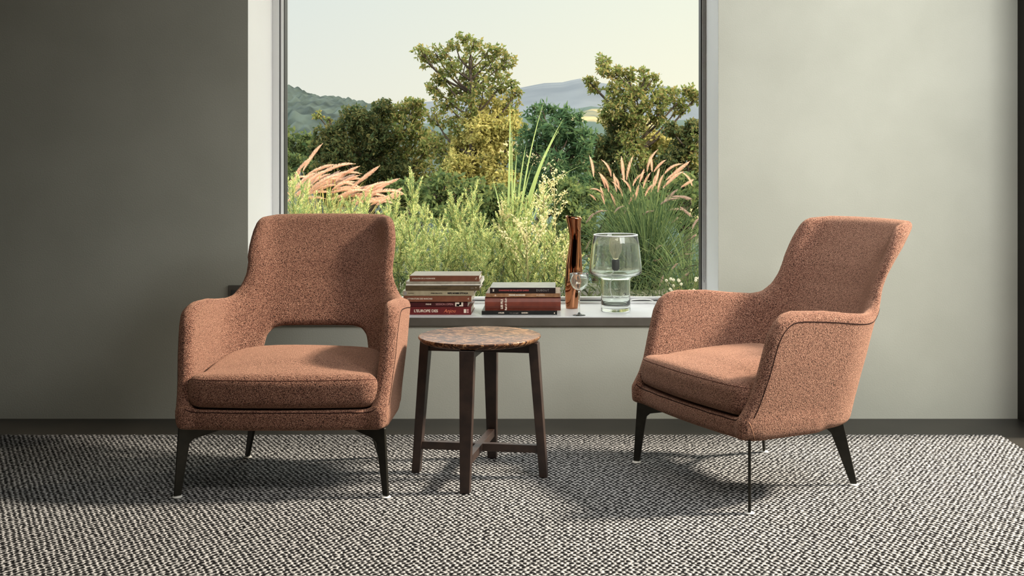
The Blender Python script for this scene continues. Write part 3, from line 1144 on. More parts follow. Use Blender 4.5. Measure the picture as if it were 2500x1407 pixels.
bm_ = bmesh.new()
SEG = 40
rings = []
for lst in (vase_rings(0, 0), vase_rings(.003, .01)[::-1]):
    for z_, c_, r_ in lst:
        tw = z_ * 2.2
        ring = []
        for j in range(SEG):
            a = 2 * math.pi * j / SEG
            k_ = 1 + .035 * math.cos(4 * a + tw * 3)
            tilt = -.005 * (z_ / .42) ** 6 * math.cos(a)
            ring.append(bm_.verts.new((c_ + r_ * k_ * math.cos(a), r_ * .92 * k_ * math.sin(a), z_ + tilt)))
        rings.append(ring)
for A_, B_ in zip(rings, rings[1:]):
    for j in range(SEG):
        f = bm_.faces.new((A_[j], A_[(j + 1) % SEG], B_[(j + 1) % SEG], B_[j]))
        f.smooth = True
bm_.faces.new(rings[0][::-1])
bm_.faces.new(rings[-1])
bmesh.ops.recalc_face_normals(bm_, faces=bm_.faces[:])
me = bpy.data.meshes.new('vase')
bm_.to_mesh(me)
bm_.free()
link('vase', me, M['copper'], None, (vx, DV, SILL), label='tall slim polished copper vase standing on the window sill', cat='vase')

# ------------------------------------------------------------------ wine glass
DG = 5.03
gx = (1414 - CX) / F_PX * DG
wg = empty('wine_glass', (gx, DG, SILL), label='small stemmed wine glass in front of the copper vase', cat='glass')
s = DG / F_PX
MB().lathe([(0, .0), (.027, .0), (.0275, .002), (.020, .004), (.006, .0075), (.0035, .014), (.0030, .05), (.0032, .095), (.0060, .106), (0, .1065)], 40).build('stem', M['glass'], wg)
MB().lathe([(0, .1066), (.010, .1085), (.024, .1165), (.035, .130), (.0405, .150), (.0415, .180), (.0405, .181), (.0393, .179), (.0385, .151), (.0330, .132), (.022, .1190), (.009, .1110), (0, .1100)], 48).build('bowl', M['glass'], wg)

# ------------------------------------------------------------------ glass table lamp
DA = 5.175
lx = (1503 - CX) / F_PX * DA
lamp = empty('table_lamp', (lx, DA, SILL), label='clear glass table lamp with a visible bulb and black socket on the sill', cat='lamp')
outer = [(.0, .0), (.060, .0), (.0645, .003), (.0655, .012), (.0650, .06), (.0655, .132), (.0665, .141), (.071, .149), (.084, .155), (.101, .160), (.1130, .166), (.1172, .175), (.1168, .190), (.1150, .210), (.1060, .290), (.0985, .333), (.0965, .3365)]
inner = [(.0945, .334), (.1020, .290), (.1105, .212), (.1124, .191), (.1122, .179), (.108, .1715), (.098, .1665), (.081, .1610), (.066, .154), (.0615, .144), (.0610, .130), (.0605, .06), (.0600, .034), (.054, .029), (.0, .027)]
MB().lathe(outer + inner, 72).build('glass_body', M['glass'], lamp)
MB().lathe([(.0940, .3362), (.0940, .3385), (.0975, .3400), (.0995, .3375), (.0990, .3340), (.0980, .3362)], 72, close=True).build('rim_glint', M['glint'], lamp, label='white ring drawn for the bright edge of the glass')
MB().lathe([(0, .176), (.009, .176), (.0165, .186), (.0175, .200), (.0172, .226), (.0165, .2275), (0, .2275)], 32).build('socket', M['black'], lamp)
bo = [(.012, .2278), (.0135, .236), (.0185, .247), (.0255, .261), (.0292, .277), (.0288, .292), (.0232, .3065), (.0125, .3155), (0, .318)]
bi = [(0, .3172), (.0121, .3147), (.0225, .3059), (.0280, .2918), (.0284, .277), (.0247, .2614), (.0177, .2474), (.0127, .2364), (.0112, .2278)]
bulb = MB().lathe(bo + bi, 40, close=True).build('bulb', M['bulb'], lamp)
MB().tube([(-.003, 0, .228), (-.0035, 0, .262), (-.001, 0, .288), (.001, 0, .288), (.0035, 0, .262), (.003, 0, .228)], .0008, 6).build('filament', M['filament'], bulb)
cordpts = [(0, 0, .176), (-.010, .004, .165), (-.020, .008, .140), (-.024, .010, .105), (-.018, .012, .070), (.0, .018, .055), (.02, .028, .055), (.036, .040, .064), (.046, .046, .070)]
MB().tube(smooth_path(cordpts, 5), .0019, 8).build('inner_cord', M['cord'], lamp)
MB().lathe([(0, -.002), (.006, -.002), (.006, .004), (0, .004)], 16).build('cord_grommet', M['black'], lamp, (.0475, .0475, .070), (R(90), 0, R(-45)))
pc = [P(1533, 736, 5.235), P(1548, 732, 5.33), P(1575, 731, 5.39), P(1592, 734, 5.395)]
pc += [Vector(((1604 - CX) / F_PX * 5.37, 5.37, SILL + .004)), Vector(((1640 - CX) / F_PX * 5.14, 5.14, SILL + .002)), Vector(((1668 - CX) / F_PX * 5.02, 5.02, SILL + .002)), Vector(((1674 - CX) / F_PX * 4.984, 4.984, SILL - .004)), Vector(((1676 - CX) / F_PX * 4.980, 4.980, SILL - .10)), Vector(((1678 - CX) / F_PX * 4.985, 4.985, .02))]
pc = [p - Vector((lx, DA, SILL)) for p in pc]
MB().tube(smooth_path(pc, 5), .0022, 8).build('power_cord', M['cord'], lamp)

# ------------------------------------------------------------------ garden and hills
GZ = [(5.5, .26), (8.5, .24), (10, -.1), (15, -1.6), (30, -5), (80, -14), (200, -26)]
gz = lambda y_: float(np.interp(y_, [p[0] for p in GZ], [p[1] for p in GZ]))
ys = np.array([5.53, 6, 7, 8, 9, 10, 12, 14, 17, 20, 25, 30, 40, 55, 80, 120, 200])
xs = np.linspace(-1, 1, 25)
v = []
for y_ in ys:
    for x_ in xs:
        w_ = 6 + y_ * 1.2
        v.append((x_ * w_, y_, gz(y_) + .05 * math.sin(3.1 * x_ * w_) * math.sin(2.3 * y_)))
f = []
for i in range(len(ys) - 1):
    for j in range(24):
        a = i * 25 + j
        f.append((a, a + 1, a + 26, a + 25))
link('garden_ground', mesh_vf('garden_ground', v, f, True), M['soil'], kind='structure')


def ridge(name, crest, d, d0, m, amp, freq, nx=160, ny=26, label=None, low=None):
    """a hill range: crest line given in photograph pixels, at distance d; its slope comes forward to d0."""
    px = np.linspace(crest[0][0], crest[-1][0], nx)
    py = np.interp(px, [c[0] for c in crest], [c[1] for c in crest])
    X = (px - CX) / F_PX * d
    Zc = CAM_Z - (py - HY) / F_PX * d
    zl = gz(d0) if low is None else low
    V = []
    r2 = np.random.default_rng(int(d))
    ph = r2.uniform(0, 6.28, (14, 2))
    fr = r2.uniform(.5, 2.6, 14) * freq
    dr = r2.uniform(0, 3.14, 14)
    for i in range(ny):
        t = i / (ny - 1) * 1.25
        yy_ = d0 + (d - d0) * t
        prof = math.sin(min(t, 1) * math.pi / 2) ** 1.15 if t <= 1 else 1 - (t - 1) * 1.2
        for j in range(nx):
            x_ = X[j] * (yy_ / d * .25 + .75)
            nz_ = sum(math.sin(fr[k] * (x_ * math.cos(dr[k]) + yy_ * math.sin(dr[k])) + ph[k, 0]) for k in range(14)) / 5
            V.append((x_, yy_, zl + (Zc[j] - zl) * prof + amp * nz_))
    Fc = [(i * nx + j, i * nx + j + 1, (i + 1) * nx + j + 1, (i + 1) * nx + j) for i in range(ny - 1) for j in range(nx - 1)]
    return link(name, mesh_vf(name, V, Fc, True), m, kind='structure')


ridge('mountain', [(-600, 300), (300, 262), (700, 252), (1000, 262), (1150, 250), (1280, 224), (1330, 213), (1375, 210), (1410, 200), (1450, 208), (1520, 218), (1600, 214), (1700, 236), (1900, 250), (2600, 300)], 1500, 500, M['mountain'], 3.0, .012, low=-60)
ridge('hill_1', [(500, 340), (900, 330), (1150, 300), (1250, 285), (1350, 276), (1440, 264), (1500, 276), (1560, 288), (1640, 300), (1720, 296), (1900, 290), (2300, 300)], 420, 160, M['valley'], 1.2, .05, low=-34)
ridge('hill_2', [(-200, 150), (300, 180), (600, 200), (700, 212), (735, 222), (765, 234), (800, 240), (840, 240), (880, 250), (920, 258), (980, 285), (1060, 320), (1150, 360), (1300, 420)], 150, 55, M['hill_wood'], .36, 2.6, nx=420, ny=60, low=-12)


# --- leaf clouds
def rand_dirs(n):
    d = rng.normal(size=(n, 3))
    return d / np.linalg.norm(d, axis=1)[:, None]


def leaf_quads(cen, L, Wd, droop=.2, axis=None):
    n = len(cen)
    a = rand_dirs(n) if axis is None else axis + .35 * rand_dirs(n)
    a[:, 2] -= droop
    a /= np.linalg.norm(a, axis=1)[:, None]
    b_ = np.cross(a, rand_dirs(n))
    b_ /= np.linalg.norm(b_, axis=1)[:, None] + 1e-9
    sc = rng.uniform(.65, 1.25, (n, 1))
    a = a * L * sc
    b_ = b_ * Wd * sc
    return np.stack([cen, cen + a * .5 + b_ * .5, cen + a, cen + a * .5 - b_ * .5], 1)


def blob_leaves(c, r, n, L, Wd, clump=10, cr=.13):
    """leaves in small whorls spread over a round cloud of radius r, so the outline stays ragged."""
    k = max(3, n // clump)
    d = rand_dirs(k) * (rng.uniform(.15, 1, (k, 1)) ** .55) * r
    cs_ = np.asarray(c) + d * np.array([1, 1.1, .92])
    cen = np.repeat(cs_, clump, 0) + rng.normal(size=(k * clump, 3)) * cr * r * .55
    return leaf_quads(cen, L, Wd)


def tree(name, base_px, d, blobs, n, L, Wd, mats, label, cat='tree', group=None, trunk=.07, mi_fn=None, extra_children=()):
    """blobs: (px, py, radius px, material index)."""
    bx = (base_px - CX) / F_PX * d
    bz = gz(d) - .05
    root = empty(name, (bx, d, bz), label=label, cat=cat, group=group)
    o = np.array([bx, d, bz])
    Q, mi = [], []
    tops = []
    for bl in blobs:
        px, py, r_ = bl[:3]
        k_ = bl[3] if len(bl) > 3 else 0
        dd = d + rng.uniform(-.25, .25) * (r_ / 40)
        c = np.array(P(px, py, dd)) - o
        rm = r_ / F_PX * d
        cnt = int(2.0 * n * (r_ / 50) ** 1.8 * (1.7 if k_ else 1.0))
        q = blob_leaves(c, rm, cnt, L, Wd)
        Q.append(q)
        mi += [k_] * len(q)
        tops.append((c, rm))
    me = quads_mesh(name + '_foliage', np.concatenate(Q), mi)
    link('foliage', me, mats, root)
    order = sorted(tops, key=lambda q: q[0][2])
    hmax = order[-1][0][2]
    cxm = float(np.mean([q[0][0] for q in tops]))
    spine = [Vector((0, 0, 0))]
    for t_ in (.25, .45, .62, .78, .92):
        near_ = [q[0][0] for q in tops if abs(q[0][2] - hmax * t_) < hmax * .16] or [cxm]
        spine.append(Vector((cxm * .3 + .55 * float(np.mean(near_)), random.uniform(-.05, .05), hmax * t_)))
    sp = smooth_path(spine, 4)
    tm = MB()
    tm.tube(sp, [trunk * (1 - .86 * i / (len(sp) - 1)) for i in range(len(sp))], 8)
    tr = tm.build('trunk', M['bark'], root)
    bmm = MB()
    for c, rm in tops:
        c = Vector(c)
        hd = (c.xy - Vector((cxm * .5, 0))).length
        zt = max(c.z - .75 * hd - .1, hmax * .12)
        fork = min(sp, key=lambda q: abs(q.z - min(zt, hmax * .9)))
        mid = fork.lerp(c, .5) + Vector((random.uniform(-.06, .06), random.uniform(-.06, .06), -.08 * (c - fork).length))
        L_ = smooth_path([fork, mid, c], 4)
        r0 = min(trunk * .45, .010 + .012 * (c - fork).length)
        bmm.tube(L_, [max(.004, r0 * (1 - .8 * i / len(L_))) for i in range(len(L_))], 5, caps=False)
        for k_ in range(4):
            dv_ = Vector(rand_dirs(1)[0]) * rm * .8
            bmm.tube([c - (c - mid) * .2, c + dv_ * .5, c + dv_], [.004, .003, .002], 4, caps=False)
    bmm.build('branches', M['bark'], root)
    return root


OAK = [M['oak'], M['oak_sun_tone'], M['oak_shade_tone']]
tree('oak_tree', 1150, 13.0,
     [(1132, 90, 22), (1112, 108, 18), (1155, 112, 24), (1030, 128, 20), (1062, 128, 24), (1040, 150, 20), (1090, 130, 18), (1100, 160, 26), (1140, 150, 24), (1190, 130, 26), (1220, 125, 22), (1238, 150, 24), (1200, 165, 34),
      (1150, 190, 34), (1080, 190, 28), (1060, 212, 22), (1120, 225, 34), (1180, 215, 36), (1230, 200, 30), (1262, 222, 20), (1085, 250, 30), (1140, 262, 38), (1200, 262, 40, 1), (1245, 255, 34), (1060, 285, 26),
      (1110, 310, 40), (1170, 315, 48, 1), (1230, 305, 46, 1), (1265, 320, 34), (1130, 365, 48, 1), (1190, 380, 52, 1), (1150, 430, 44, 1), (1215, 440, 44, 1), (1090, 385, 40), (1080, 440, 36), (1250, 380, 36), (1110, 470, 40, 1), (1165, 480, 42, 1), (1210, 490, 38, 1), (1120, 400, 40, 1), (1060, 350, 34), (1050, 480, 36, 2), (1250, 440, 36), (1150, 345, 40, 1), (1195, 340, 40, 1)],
     380, .050, .024, OAK, 'tall sunlit oak with a sparse pointed crown, middle of the window view', trunk=.085)
tree('oak_tree', 880, 14.0,
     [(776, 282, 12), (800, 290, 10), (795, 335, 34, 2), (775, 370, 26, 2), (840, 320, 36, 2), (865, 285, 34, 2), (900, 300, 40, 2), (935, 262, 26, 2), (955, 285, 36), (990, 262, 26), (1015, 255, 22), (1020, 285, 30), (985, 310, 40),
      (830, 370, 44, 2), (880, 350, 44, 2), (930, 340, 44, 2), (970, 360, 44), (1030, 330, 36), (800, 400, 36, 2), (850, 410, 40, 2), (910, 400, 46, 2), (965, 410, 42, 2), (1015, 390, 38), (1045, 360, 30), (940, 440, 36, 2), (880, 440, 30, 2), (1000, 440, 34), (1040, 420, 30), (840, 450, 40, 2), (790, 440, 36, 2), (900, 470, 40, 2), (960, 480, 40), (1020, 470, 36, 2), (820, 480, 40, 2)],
     560, .050, .025, OAK, 'broad dark oak left of the tall sunlit oak, behind pink grass plumes', trunk=.1)
tree('oak_tree', 1530, 12.6,
     [(1472, 150, 18), (1478, 170, 22), (1498, 185, 18), (1440, 200, 20), (1450, 215, 20), (1512, 170, 18), (1535, 185, 22), (1570, 180, 18), (1600, 183, 14), (1505, 215, 26), (1540, 225, 28), (1575, 215, 22), (1600, 220, 22), (1490, 245, 30), (1525, 262, 34),
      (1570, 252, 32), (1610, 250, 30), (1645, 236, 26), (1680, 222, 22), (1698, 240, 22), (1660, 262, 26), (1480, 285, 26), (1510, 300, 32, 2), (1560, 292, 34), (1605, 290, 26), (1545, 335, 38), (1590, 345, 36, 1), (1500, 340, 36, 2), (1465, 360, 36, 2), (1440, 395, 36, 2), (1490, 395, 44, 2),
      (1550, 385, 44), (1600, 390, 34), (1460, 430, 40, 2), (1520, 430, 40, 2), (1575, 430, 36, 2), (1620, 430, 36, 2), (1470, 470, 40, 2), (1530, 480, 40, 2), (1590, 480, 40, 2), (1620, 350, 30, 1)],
     480, .048, .023, OAK, 'dark green oak with open branches, right of the tall sunlit oak', trunk=.08)
tree('oak_tree', 1680, 12.2,
     [(1640, 318, 22, 2), (1668, 330, 28, 2), (1695, 315, 26, 2), (1660, 365, 32, 2), (1695, 365, 32), (1640, 400, 34, 2), (1685, 410, 36), (1700, 450, 34, 2), (1650, 450, 36, 2), (1720, 330, 30), (1730, 390, 36)],
     520, .048, .023, OAK, 'low dark oak at the right edge of the window view', trunk=.05)
# sumac with long drooping leaflets
tree('sumac_tree', 1340, 10.8,
     [(1300, 275, 20), (1325, 268, 22), (1355, 278, 24), (1385, 285, 24), (1410, 290, 20), (1310, 310, 30), (1350, 315, 34), (1390, 320, 32), (1425, 325, 26), (1290, 345, 34), (1335, 360, 40), (1385, 365, 40), (1425, 365, 32), (1290, 400, 40), (1345, 410, 46), (1400, 410, 40), (1310, 455, 46), (1370, 460, 46), (1420, 455, 36), (1280, 480, 36)],
     300, .072, .020, [M['sumac']], 'dark green bush with long narrow leaves between the tall oak and the right oak', trunk=.05, cat='bush')
for (cx_, cy_, rr, d_, lab) in ((1010, 480, 60, 9.8, 'shaded green bush behind the feathery plants at the left'), (1110, 500, 70, 9.4, 'shaded green bush low in front of the tall oak'),
                                (1230, 505, 64, 9.6, 'shaded green bush behind the tall reed blades'), (1400, 500, 66, 9.6, 'shaded green bush behind the copper vase'), (720, 360, 44, 30.0, 'pale distant shrub at the left edge of the window view'),
                                (1670, 490, 60, 9.9, 'shaded green bush low at the right edge behind the pink plumes'), (1540, 520, 66, 9.2, 'shaded green bush behind the middle of the right grass clump'), (1385, 570, 60, 8.7, 'shaded green bush low behind the copper vase'), (1455, 560, 60, 8.9, 'shaded green bush low behind the glass lamp'), (740, 410, 40, 24.0, 'grey green shrub below the pale distant shrub')):
    bl = [(cx_ + random.uniform(-.8, .8) * rr, cy_ + random.uniform(-.7, .8) * rr, rr * random.uniform(.4, .7)) for _ in range(9)]
    tree('garden_bush', cx_, d_, bl, 260, .0055 * d_, .0028 * d_, [M['under']], lab, cat='bush', group='shaded bushes beyond the grasses', trunk=.03)

# undergrowth that nobody could count: low leaves covering the bed
k = 16000
yy_ = rng.uniform(5.75, 9.6, k)
xx_ = rng.uniform(-.36, .16, k) * yy_
zz_ = np.interp(yy_, [p[0] for p in GZ], [p[1] for p in GZ]) + rng.uniform(0, 1, k) ** 1.4 * np.interp(yy_, [5.7, 6.4, 8, 9.6], [.12, .30, .42, .5])
Q = leaf_quads(np.stack([xx_, yy_, zz_], 1), .07, .007, -.6)
link('undergrowth', quads_mesh('undergrowth', Q), M['tangle'], label='low tangled green undergrowth covering the bed outside the window', cat='undergrowth', kind='stuff')


# --- ornamental grass
def blade_quads(base, tip, sag, w0, seg=6):
    """one long curved blade as a strip of quads."""
    base, tip = np.asarray(base), np.asarray(tip)
    ctrl = (base + tip) / 2
    ctrl = ctrl + np.array([0, 0, sag])
    t = np.linspace(0, 1, seg + 1)[:, None]
    p = (1 - t) ** 2 * base + 2 * t * (1 - t) * ctrl + t ** 2 * tip
    side = np.cross(tip - base, rand_dirs(1)[0])
    side /= np.linalg.norm(side) + 1e-9
    w = w0 * (1 - t ** 2 * .92)
    a, b_ = p - side * w, p + side * w
    return a, b_


def strips_mesh(name, strips):
    V, Fc = [], []
    for a, b_ in strips:
        k0 = sum(len(q) for q in V)
        n = len(a)
        V.append(np.concatenate([a, b_]))
        for i in range(n - 1):
            Fc.append((k0 + i, k0 + n + i, k0 + n + i + 1, k0 + i + 1))
    V_ = np.concatenate(V)
    return mesh_vf(name, V_, Fc, True)


def plume_mesh(name, L=.2, r=.0105, n=900, bend=.05):
    u = rng.uniform(0, 1, n) ** .9
    ang = rng.uniform(0, 6.283, n)
    rad = r * np.sin(np.clip(u * 1.02 + .04, 0, 1) * math.pi) ** .6 + .002
    ax = np.stack([bend * u ** 2, 0 * u, L * u], 1)
    out = np.stack([np.cos(ang), np.sin(ang), 0 * ang], 1)
    d = out * .55 + np.array([0, 0, 1]) * .8
    d /= np.linalg.norm(d, axis=1)[:, None]
    L2 = rad * 1.7
    w = np.cross(d, out)
    w = w / np.linalg.norm(w, axis=1)[:, None] * .0007
    p0 = ax + out * rad[:, None] * .12
    p1 = p0 + d * L2[:, None]
    Q = np.stack([p0 - w, p0 + w, p1 + w * .4, p1 - w * .4], 1)
    me = quads_mesh(name, Q)
    return me


PL = [plume_mesh('plume_a', bend=.03), plume_mesh('plume_b', bend=.07), plume_mesh('plume_c', L=.2, r=.0115, bend=.0)]
for q in PL:
    q.materials.append(M['plume'])
PD = [q.copy() for q in PL]
for q in PD:
    q.materials.clear()
    q.materials.append(M['plume_dull'])


def grass_clump(name, base_px, d, plumes, nbl, spread, height, mats, label):
    """plumes: (px, py of the foot, px, py of the tip, dull)."""
    bx = (base_px - CX) / F_PX * d
    bz = gz(d) - .02
    root = empty(name, (bx, d, bz), label=label, cat='ornamental grass', group='plumed grasses outside the window')
    o = Vector((bx, d, bz))
    st = []
    for _ in range(nbl):
        a = rng.uniform(0, 6.283)
        s_ = spread * rng.uniform(.1, 1) ** .7
        h_ = height * rng.uniform(.35, 1.0) * (1 - .45 * (s_ / spread) ** 2)
        b0 = np.array([rng.normal() * .05, rng.normal() * .05, 0])
        tip = np.array([math.cos(a) * s_, math.sin(a) * s_ * .6, h_])
        st.append(blade_quads(b0, tip, h_ * rng.uniform(.25, .6), rng.uniform(.0014, .0028)))
    link('blades', strips_mesh('grass_blades', st), mats[0], root)
    ss = []
    for i, pl_ in enumerate(plumes):
        x0, y0, x1, y1 = pl_[:4]
        dull = len(pl_) > 4 and pl_[4]
        dd = d + random.uniform(-.18, .18)
        p0, p1 = P(x0, y0, dd) - o, P(x1, y1, dd + random.uniform(-.03, .03)) - o
        v_ = p1 - p0
        me = (PD if dull else PL)[i % 3]
        ob = link('plume', me, None, root, p0)
        sc = v_.length / .2
        ob.scale = (sc ** .5, sc ** .5, sc)
        # the plume's own bend falls to the lower side
        zax = v_.normalized()
        xax = Vector((1, 0, 0)) if v_.x >= 0 else Vector((-1, 0, 0))
        yax = zax.cross(xax).normalized()
        xax = yax.cross(zax).normalized()
        ob.rotation_euler = Matrix((xax, yax, zax)).transposed().to_euler()
        b0 = np.array([rng.normal() * .04, rng.normal() * .04, 0])
        mid = (np.array(p0) * .55 + b0 * .45) + np.array([0, 0, .12 * p0.z])
        t = np.linspace(0, 1, 8)[:, None]
        pth = (1 - t) ** 2 * b0 + 2 * t * (1 - t) * mid + t ** 2 * np.array(p0)
        side = np.array([0.0016, 0, 0])
        ss.append((pth - side, pth + side))
    link('stems', strips_mesh('grass_stems', ss), mats[1], root)
    return root


rp_ = [(1449, 432, 1448, 380), (1492, 432, 1488, 388), (1524, 445, 1517, 382), (1530, 440, 1536, 380), (1580, 420, 1584, 364), (1592, 420, 1590, 384), (1596, 420, 1619, 386), (1622, 425, 1650, 388), (1626, 440, 1684, 394), (1618, 460, 1660, 412), (1690, 455, 1682, 416), (1662, 458, 1694, 438),
       (1478, 460, 1472, 425), (1486, 470, 1483, 420), (1505, 470, 1498, 422), (1512, 460, 1508, 430), (1468, 470, 1450, 452), (1476, 500, 1466, 455), (1502, 510, 1498, 470), (1545, 455, 1556, 416), (1560, 450, 1573, 412), (1570, 460, 1580, 420), (1540, 470, 1534, 432), (1590, 470, 1600, 428), (1606, 470, 1612, 424), (1520, 480, 1512, 440), (1550, 490, 1560, 450), (1455, 490, 1444, 472), (1575, 480, 1586, 440), (1598, 455, 1610, 410), (1535, 500, 1548, 466),
       (1612, 500, 1648, 470, 1), (1622, 490, 1655, 462, 1), (1640, 480, 1690, 478, 1), (1630, 515, 1668, 500, 1), (1660, 505, 1690, 530, 1), (1585, 520, 1600, 508, 1), (1450, 525, 1470, 505, 1), (1430, 545, 1450, 520, 1), (1660, 478, 1682, 492, 1), (1570, 525, 1590, 506, 1),
       (1596, 612, 1600, 588, 1), (1600, 610, 1612, 596, 1), (1592, 636, 1618, 640, 1), (1620, 612, 1650, 620, 1), (1648, 628, 1668, 622, 1), (1672, 620, 1696, 625, 1), (1682, 588, 1700, 572, 1), (1585, 688, 1602, 715, 1), (1565, 660, 1568, 690, 1), (1430, 610, 1442, 585, 1), (1428, 630, 1440, 618, 1), (1500, 520, 1512, 496, 1), (1640, 545, 1656, 530, 1), (1520, 530, 1528, 505, 1)]
grass_clump('fountain_grass', 1575, 7.6, rp_, 820, .66, .98, (M['blade'], M['blade']), 'full clump of fountain grass with upright pink plumes behind the glass lamp')
lp_ = []
for i in range(58):
    x0 = random.uniform(695, 940)
    y0 = np.interp(x0, [700, 760, 850, 930, 990], [432, 425, 440, 470, 500]) + random.uniform(-12, 66)
    Lp = random.uniform(48, 92)
    an = R(random.uniform(10, 42) if x0 > 760 else random.uniform(25, 66))
    lp_.append((x0, y0, x0 + Lp * math.cos(an), y0 - Lp * math.sin(an), i % 9 == 5))
grass_clump('fountain_grass', 800, 7.4, lp_, 520, .66, .86, (M['blade_gold'], M['blade_gold']), 'golden fountain grass leaning right, plumes blown sideways, above the left armchair')
grass_clump('fountain_grass', 1690, 6.9, [(1690, 560, 1700, 530, 1), (1660, 690, 1672, 660, 1), (1610, 700, 1620, 672, 1), (1640, 660, 1650, 640, 1)], 200, .5, .55, (M['blade'], M['blade']), 'small green grass tuft low at the right edge of the window')

# --- tall reed
rd = 6.9
bx = (1248 - CX) / F_PX * rd
rz_ = gz(rd) - .02
reed = empty('reed', (bx, rd, rz_), label='tall pale reed with long arching blades in the middle of the window', cat='reed')
o = Vector((bx, rd, rz_))
for i, (tx_, ty_, bend, w_) in enumerate([(1245, 245, 0, .0042), (1331, 238, -6, .0030), (1376, 290, 14, .0050), (1368, 312, 18, .0050), (1352, 332, 10, .0045), (1250, 300, -4, .0030), (1262, 370, -6, .0040), (1300, 400, 12, .0040), (1200, 430, 10, .0034), (1430, 402, 100, .0028), (1366, 470, 120, .0034), (1285, 350, 10, .004)]):
    tip = np.array(P(tx_, ty_, rd + random.uniform(-.1, .1)) - o)
    b0 = np.array([rng.normal() * .025, rng.normal() * .025, .0])
    ctrl = np.array([tip[0] * .22, tip[1] * .3, tip[2] * .62 + bend / F_PX * rd])
    t = np.linspace(0, 1, 14)[:, None]
    p = (1 - t) ** 2 * b0 + 2 * t * (1 - t) * ctrl + t ** 2 * tip
    side = np.array([1, .35, 0]) * w_ * 1.6
    w = np.sin(np.clip(t * .9 + .12, 0, 1) * math.pi) ** .7
    link('blade', strips_mesh('reed_blade', [(p - side * w, p + side * w)]), M['reed'], reed)


# --- feathery shrubs
def feather_mesh(h, seed):
    r2 = np.random.default_rng(seed)
    Q = []
    stems = []
    nb_ = 15
    main = lambda t: np.array([.03 * math.sin(3 * t + seed), .02 * math.cos(2 * t), h * t])
    stems.append(([main(t) for t in np.linspace(0, 1, 8)], .003))
    for i in range(nb_ + 1):
        if i == nb_:
            b0, b1 = main(.55), main(1.0)
        else:
            t = .12 + .8 * i / nb_
            a = i * 2.4 + r2.uniform(-.4, .4)
            b0 = main(t)
            ln = (.10 + .20 * (1 - t)) * r2.uniform(.7, 1.2) * (h / .7)
            b1 = b0 + np.array([math.cos(a) * ln * .42, math.sin(a) * ln * .42, ln * .92])
            stems.append(([b0, (b0 + b1) / 2 + np.array([0, 0, -.01]), b1], .0016))
        m_ = int(190 * np.linalg.norm(b1 - b0) / .2)
        u = r2.uniform(0, 1, m_)
        c = b0 + (b1 - b0) * u[:, None]
        d_ = (b1 - b0) / np.linalg.norm(b1 - b0)
        di = r2.normal(size=(m_, 3))
        di /= np.linalg.norm(di, axis=1)[:, None]
        ax = d_ * .9 + di * .75
        ax /= np.linalg.norm(ax, axis=1)[:, None]
        LL = (.040 * (1 - u * .55))[:, None] * r2.uniform(.6, 1.2, (m_, 1))
        wv = np.cross(ax, di)
        wv = wv / (np.linalg.norm(wv, axis=1)[:, None] + 1e-9) * .0019
        Q.append(np.stack([c, c + ax * LL * .5 + wv, c + ax * LL, c + ax * LL * .5 - wv], 1))
    return quads_mesh('feather_foliage', np.concatenate(Q)), stems


FM = []
for s_ in range(5):
    fm, stems = feather_mesh(.7, s_ + 3)
    fm.materials.append(M['feather'])
    b = MB()
    for pts_, r_ in stems:
        b.tube(pts_, r_, 5, caps=False)
    sm = b.mesh('feather_stem')
    sm.materials.append(M['stem'])
    FM.append((fm, sm))
_u = ['first', 'second', 'third', 'fourth', 'fifth', 'sixth', 'seventh', 'eighth', 'ninth', 'tenth', 'eleventh', 'twelfth', 'thirteenth', 'fourteenth', 'fifteenth', 'sixteenth', 'seventeenth', 'eighteenth', 'nineteenth']
ORD = [w_ + ' from the left' for w_ in _u + ['twentieth'] + ['twenty-' + w_ for w_ in _u[:9]] + ['thirtieth'] + ['thirty-' + w_ for w_ in _u[:9]] + ['fortieth']]
ORD[0] = 'leftmost'
tips = sorted([(985, 545, 6.5), (1012, 425, 7.0), (1000, 520, 6.4), (1038, 500, 6.7), (1052, 560, 6.3), (1098, 470, 6.8), (1085, 560, 6.4), (1118, 560, 6.6), (1152, 455, 6.9), (1140, 545, 6.35), (1168, 520, 6.6), (1200, 560, 6.4), (1228, 480, 6.8), (1244, 545, 6.4), (1262, 470, 6.7), (1280, 530, 6.35),
               (1300, 480, 6.7), (1322, 450, 7.0), (1340, 560, 6.4), (1362, 600, 6.3), (1385, 560, 6.6), (1025, 600, 6.2), (1180, 610, 6.2), (1308, 600, 6.2), (745, 440, 6.9), (715, 430, 6.7), (800, 470, 6.8), (850, 480, 6.7), (900, 470, 6.8), (940, 500, 6.6), (965, 470, 6.9), (775, 500, 6.5), (830, 515, 6.5), (880, 510, 6.5), (1066, 525, 6.6), (1130, 500, 6.8), (1186, 560, 6.5), (1215, 530, 6.7)])
for i, (tx_, ty_, d_) in enumerate(tips):
    p = P(tx_, ty_, d_)
    base_z = gz(d_) - .02
    h_ = p.z - base_z
    r_ = empty('feathery_shrub', (p.x, d_, base_z), random.uniform(0, 6.28), label='feathery yellow-green shrub stalk outside the window, ' + (ORD[i] if i < len(tips) - 1 else 'rightmost') + ' of its row',
               cat='shrub', group='feathery shrub stalks outside the window')
    r_.scale = (.95, .95, h_ / .7)
    fm, sm = FM[i % 5]
    link('foliage', fm, None, r_)
    link('stem', sm, None, r_)


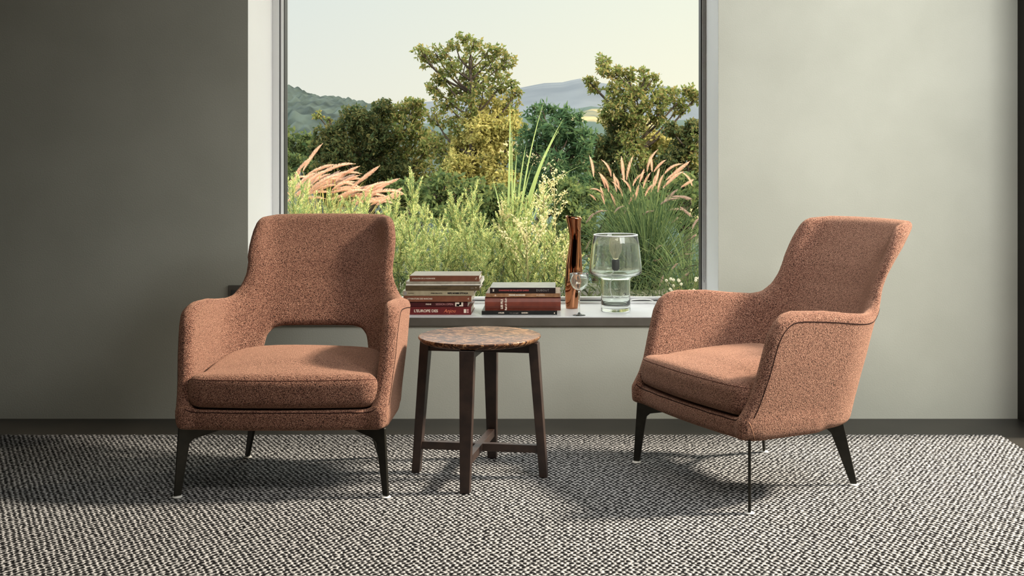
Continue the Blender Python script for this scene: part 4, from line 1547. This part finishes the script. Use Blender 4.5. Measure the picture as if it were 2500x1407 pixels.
# --- pale dried seed stalks
def seed_stalk(px, py, d, label, n=7, spread=.16):
    tip = P(px, py, d)
    bz = gz(d) - .02
    h_ = tip.z - bz
    root = empty('seed_stalk', (tip.x, d, bz), label=label, cat='seed stalk', group='pale dried seed stalks')
    b = MB()
    b.tube([(0, 0, 0), (.01, 0, h_ * .5), (0, 0, h_)], [.004, .003, .002], 6)
    Q = []
    for i in range(n):
        t = .45 + .5 * i / n
        a = i * 2.39
        b0 = np.array([0, 0, h_ * t])
        b1 = b0 + np.array([math.cos(a) * spread, math.sin(a) * spread * .5, spread * 1.2]) * (1.2 - t) * 1.5
        b.tube([b0, (b0 + b1) / 2, b1], [.0022, .0018, .0012], 5)
        m_ = 26
        u = rng.uniform(.3, 1, m_)
        c = b0 + (b1 - b0) * u[:, None] + rng.normal(size=(m_, 3)) * .006
        Q.append(leaf_quads(c, .016, .009, -.3))
    c = np.array([0, 0, h_]) + rng.normal(size=(60, 3)) * np.array([.01, .01, .06]) - np.array([0, 0, .06])
    Q.append(leaf_quads(c, .016, .009, -.4))
    b.build('stem', M['stem'], root)
    link('seed_heads', quads_mesh('seed_heads', np.concatenate(Q)), M['pale'], root, kind='stuff')


seed_stalk(1284, 545, 6.1, 'broad pale dried seed stalk behind the lower book stack', 10, .17)
seed_stalk(1352, 415, 6.6, 'tall pale seed stalk left of the right grass clump', 9, .13)
seed_stalk(1326, 430, 6.5, 'slim pale seed stalk beside the tall reed blades', 7, .07)
seed_stalk(1385, 600, 6.2, 'short pale seed stalk right behind the copper vase', 6, .07)
seed_stalk(1225, 500, 6.7, 'pale seed stalk at the foot of the tall reed', 7, .08)

# --- little white flowers in the lower right corner
wf = empty('white_flowers', (P(1672, 700, 6.0).x, 6.0, gz(6.0) - .02), label='small bushy plant with white flowers at the lower right corner of the window', cat='flowering plant')
o = Vector(wf.location)
b = MB()
Q, mi = [], []
fl = []
for i in range(26):
    t_ = P(random.uniform(1622, 1708), random.uniform(676, 738), 6.0 + random.uniform(-.12, .12)) - o
    b.tube([(random.uniform(-.03, .03), random.uniform(-.03, .03), 0), (t_.x * .6, t_.y * .6, t_.z * .6), t_], [.0018, .0015, .001], 4, caps=False)
    c = np.array(t_)
    fl.append(c)
    Q.append(leaf_quads(np.repeat(c[None] * rng.uniform(.6, .95, (10, 1)), 1, 0) + rng.normal(size=(10, 3)) * .012, .03, .007))
b.build('stem', M['stem'], wf)
link('foliage', quads_mesh('flower_foliage', np.concatenate(Q)), M['under'], wf)
for c in fl:
    k = 9
    a = np.linspace(0, 6.283, k, endpoint=False)
    ax = np.stack([np.cos(a), np.full(k, -.35), np.sin(a)], 1)
    ax = ax / np.linalg.norm(ax, axis=1)[:, None] * .009
    wv = np.stack([-np.sin(a), 0 * a, np.cos(a)], 1) * .0034
    q = np.stack([np.zeros((k, 3)), ax * .6 + wv, ax, ax * .6 - wv], 1)
    link('flower', quads_mesh('flower', q), M['petal'], wf, tuple(c))
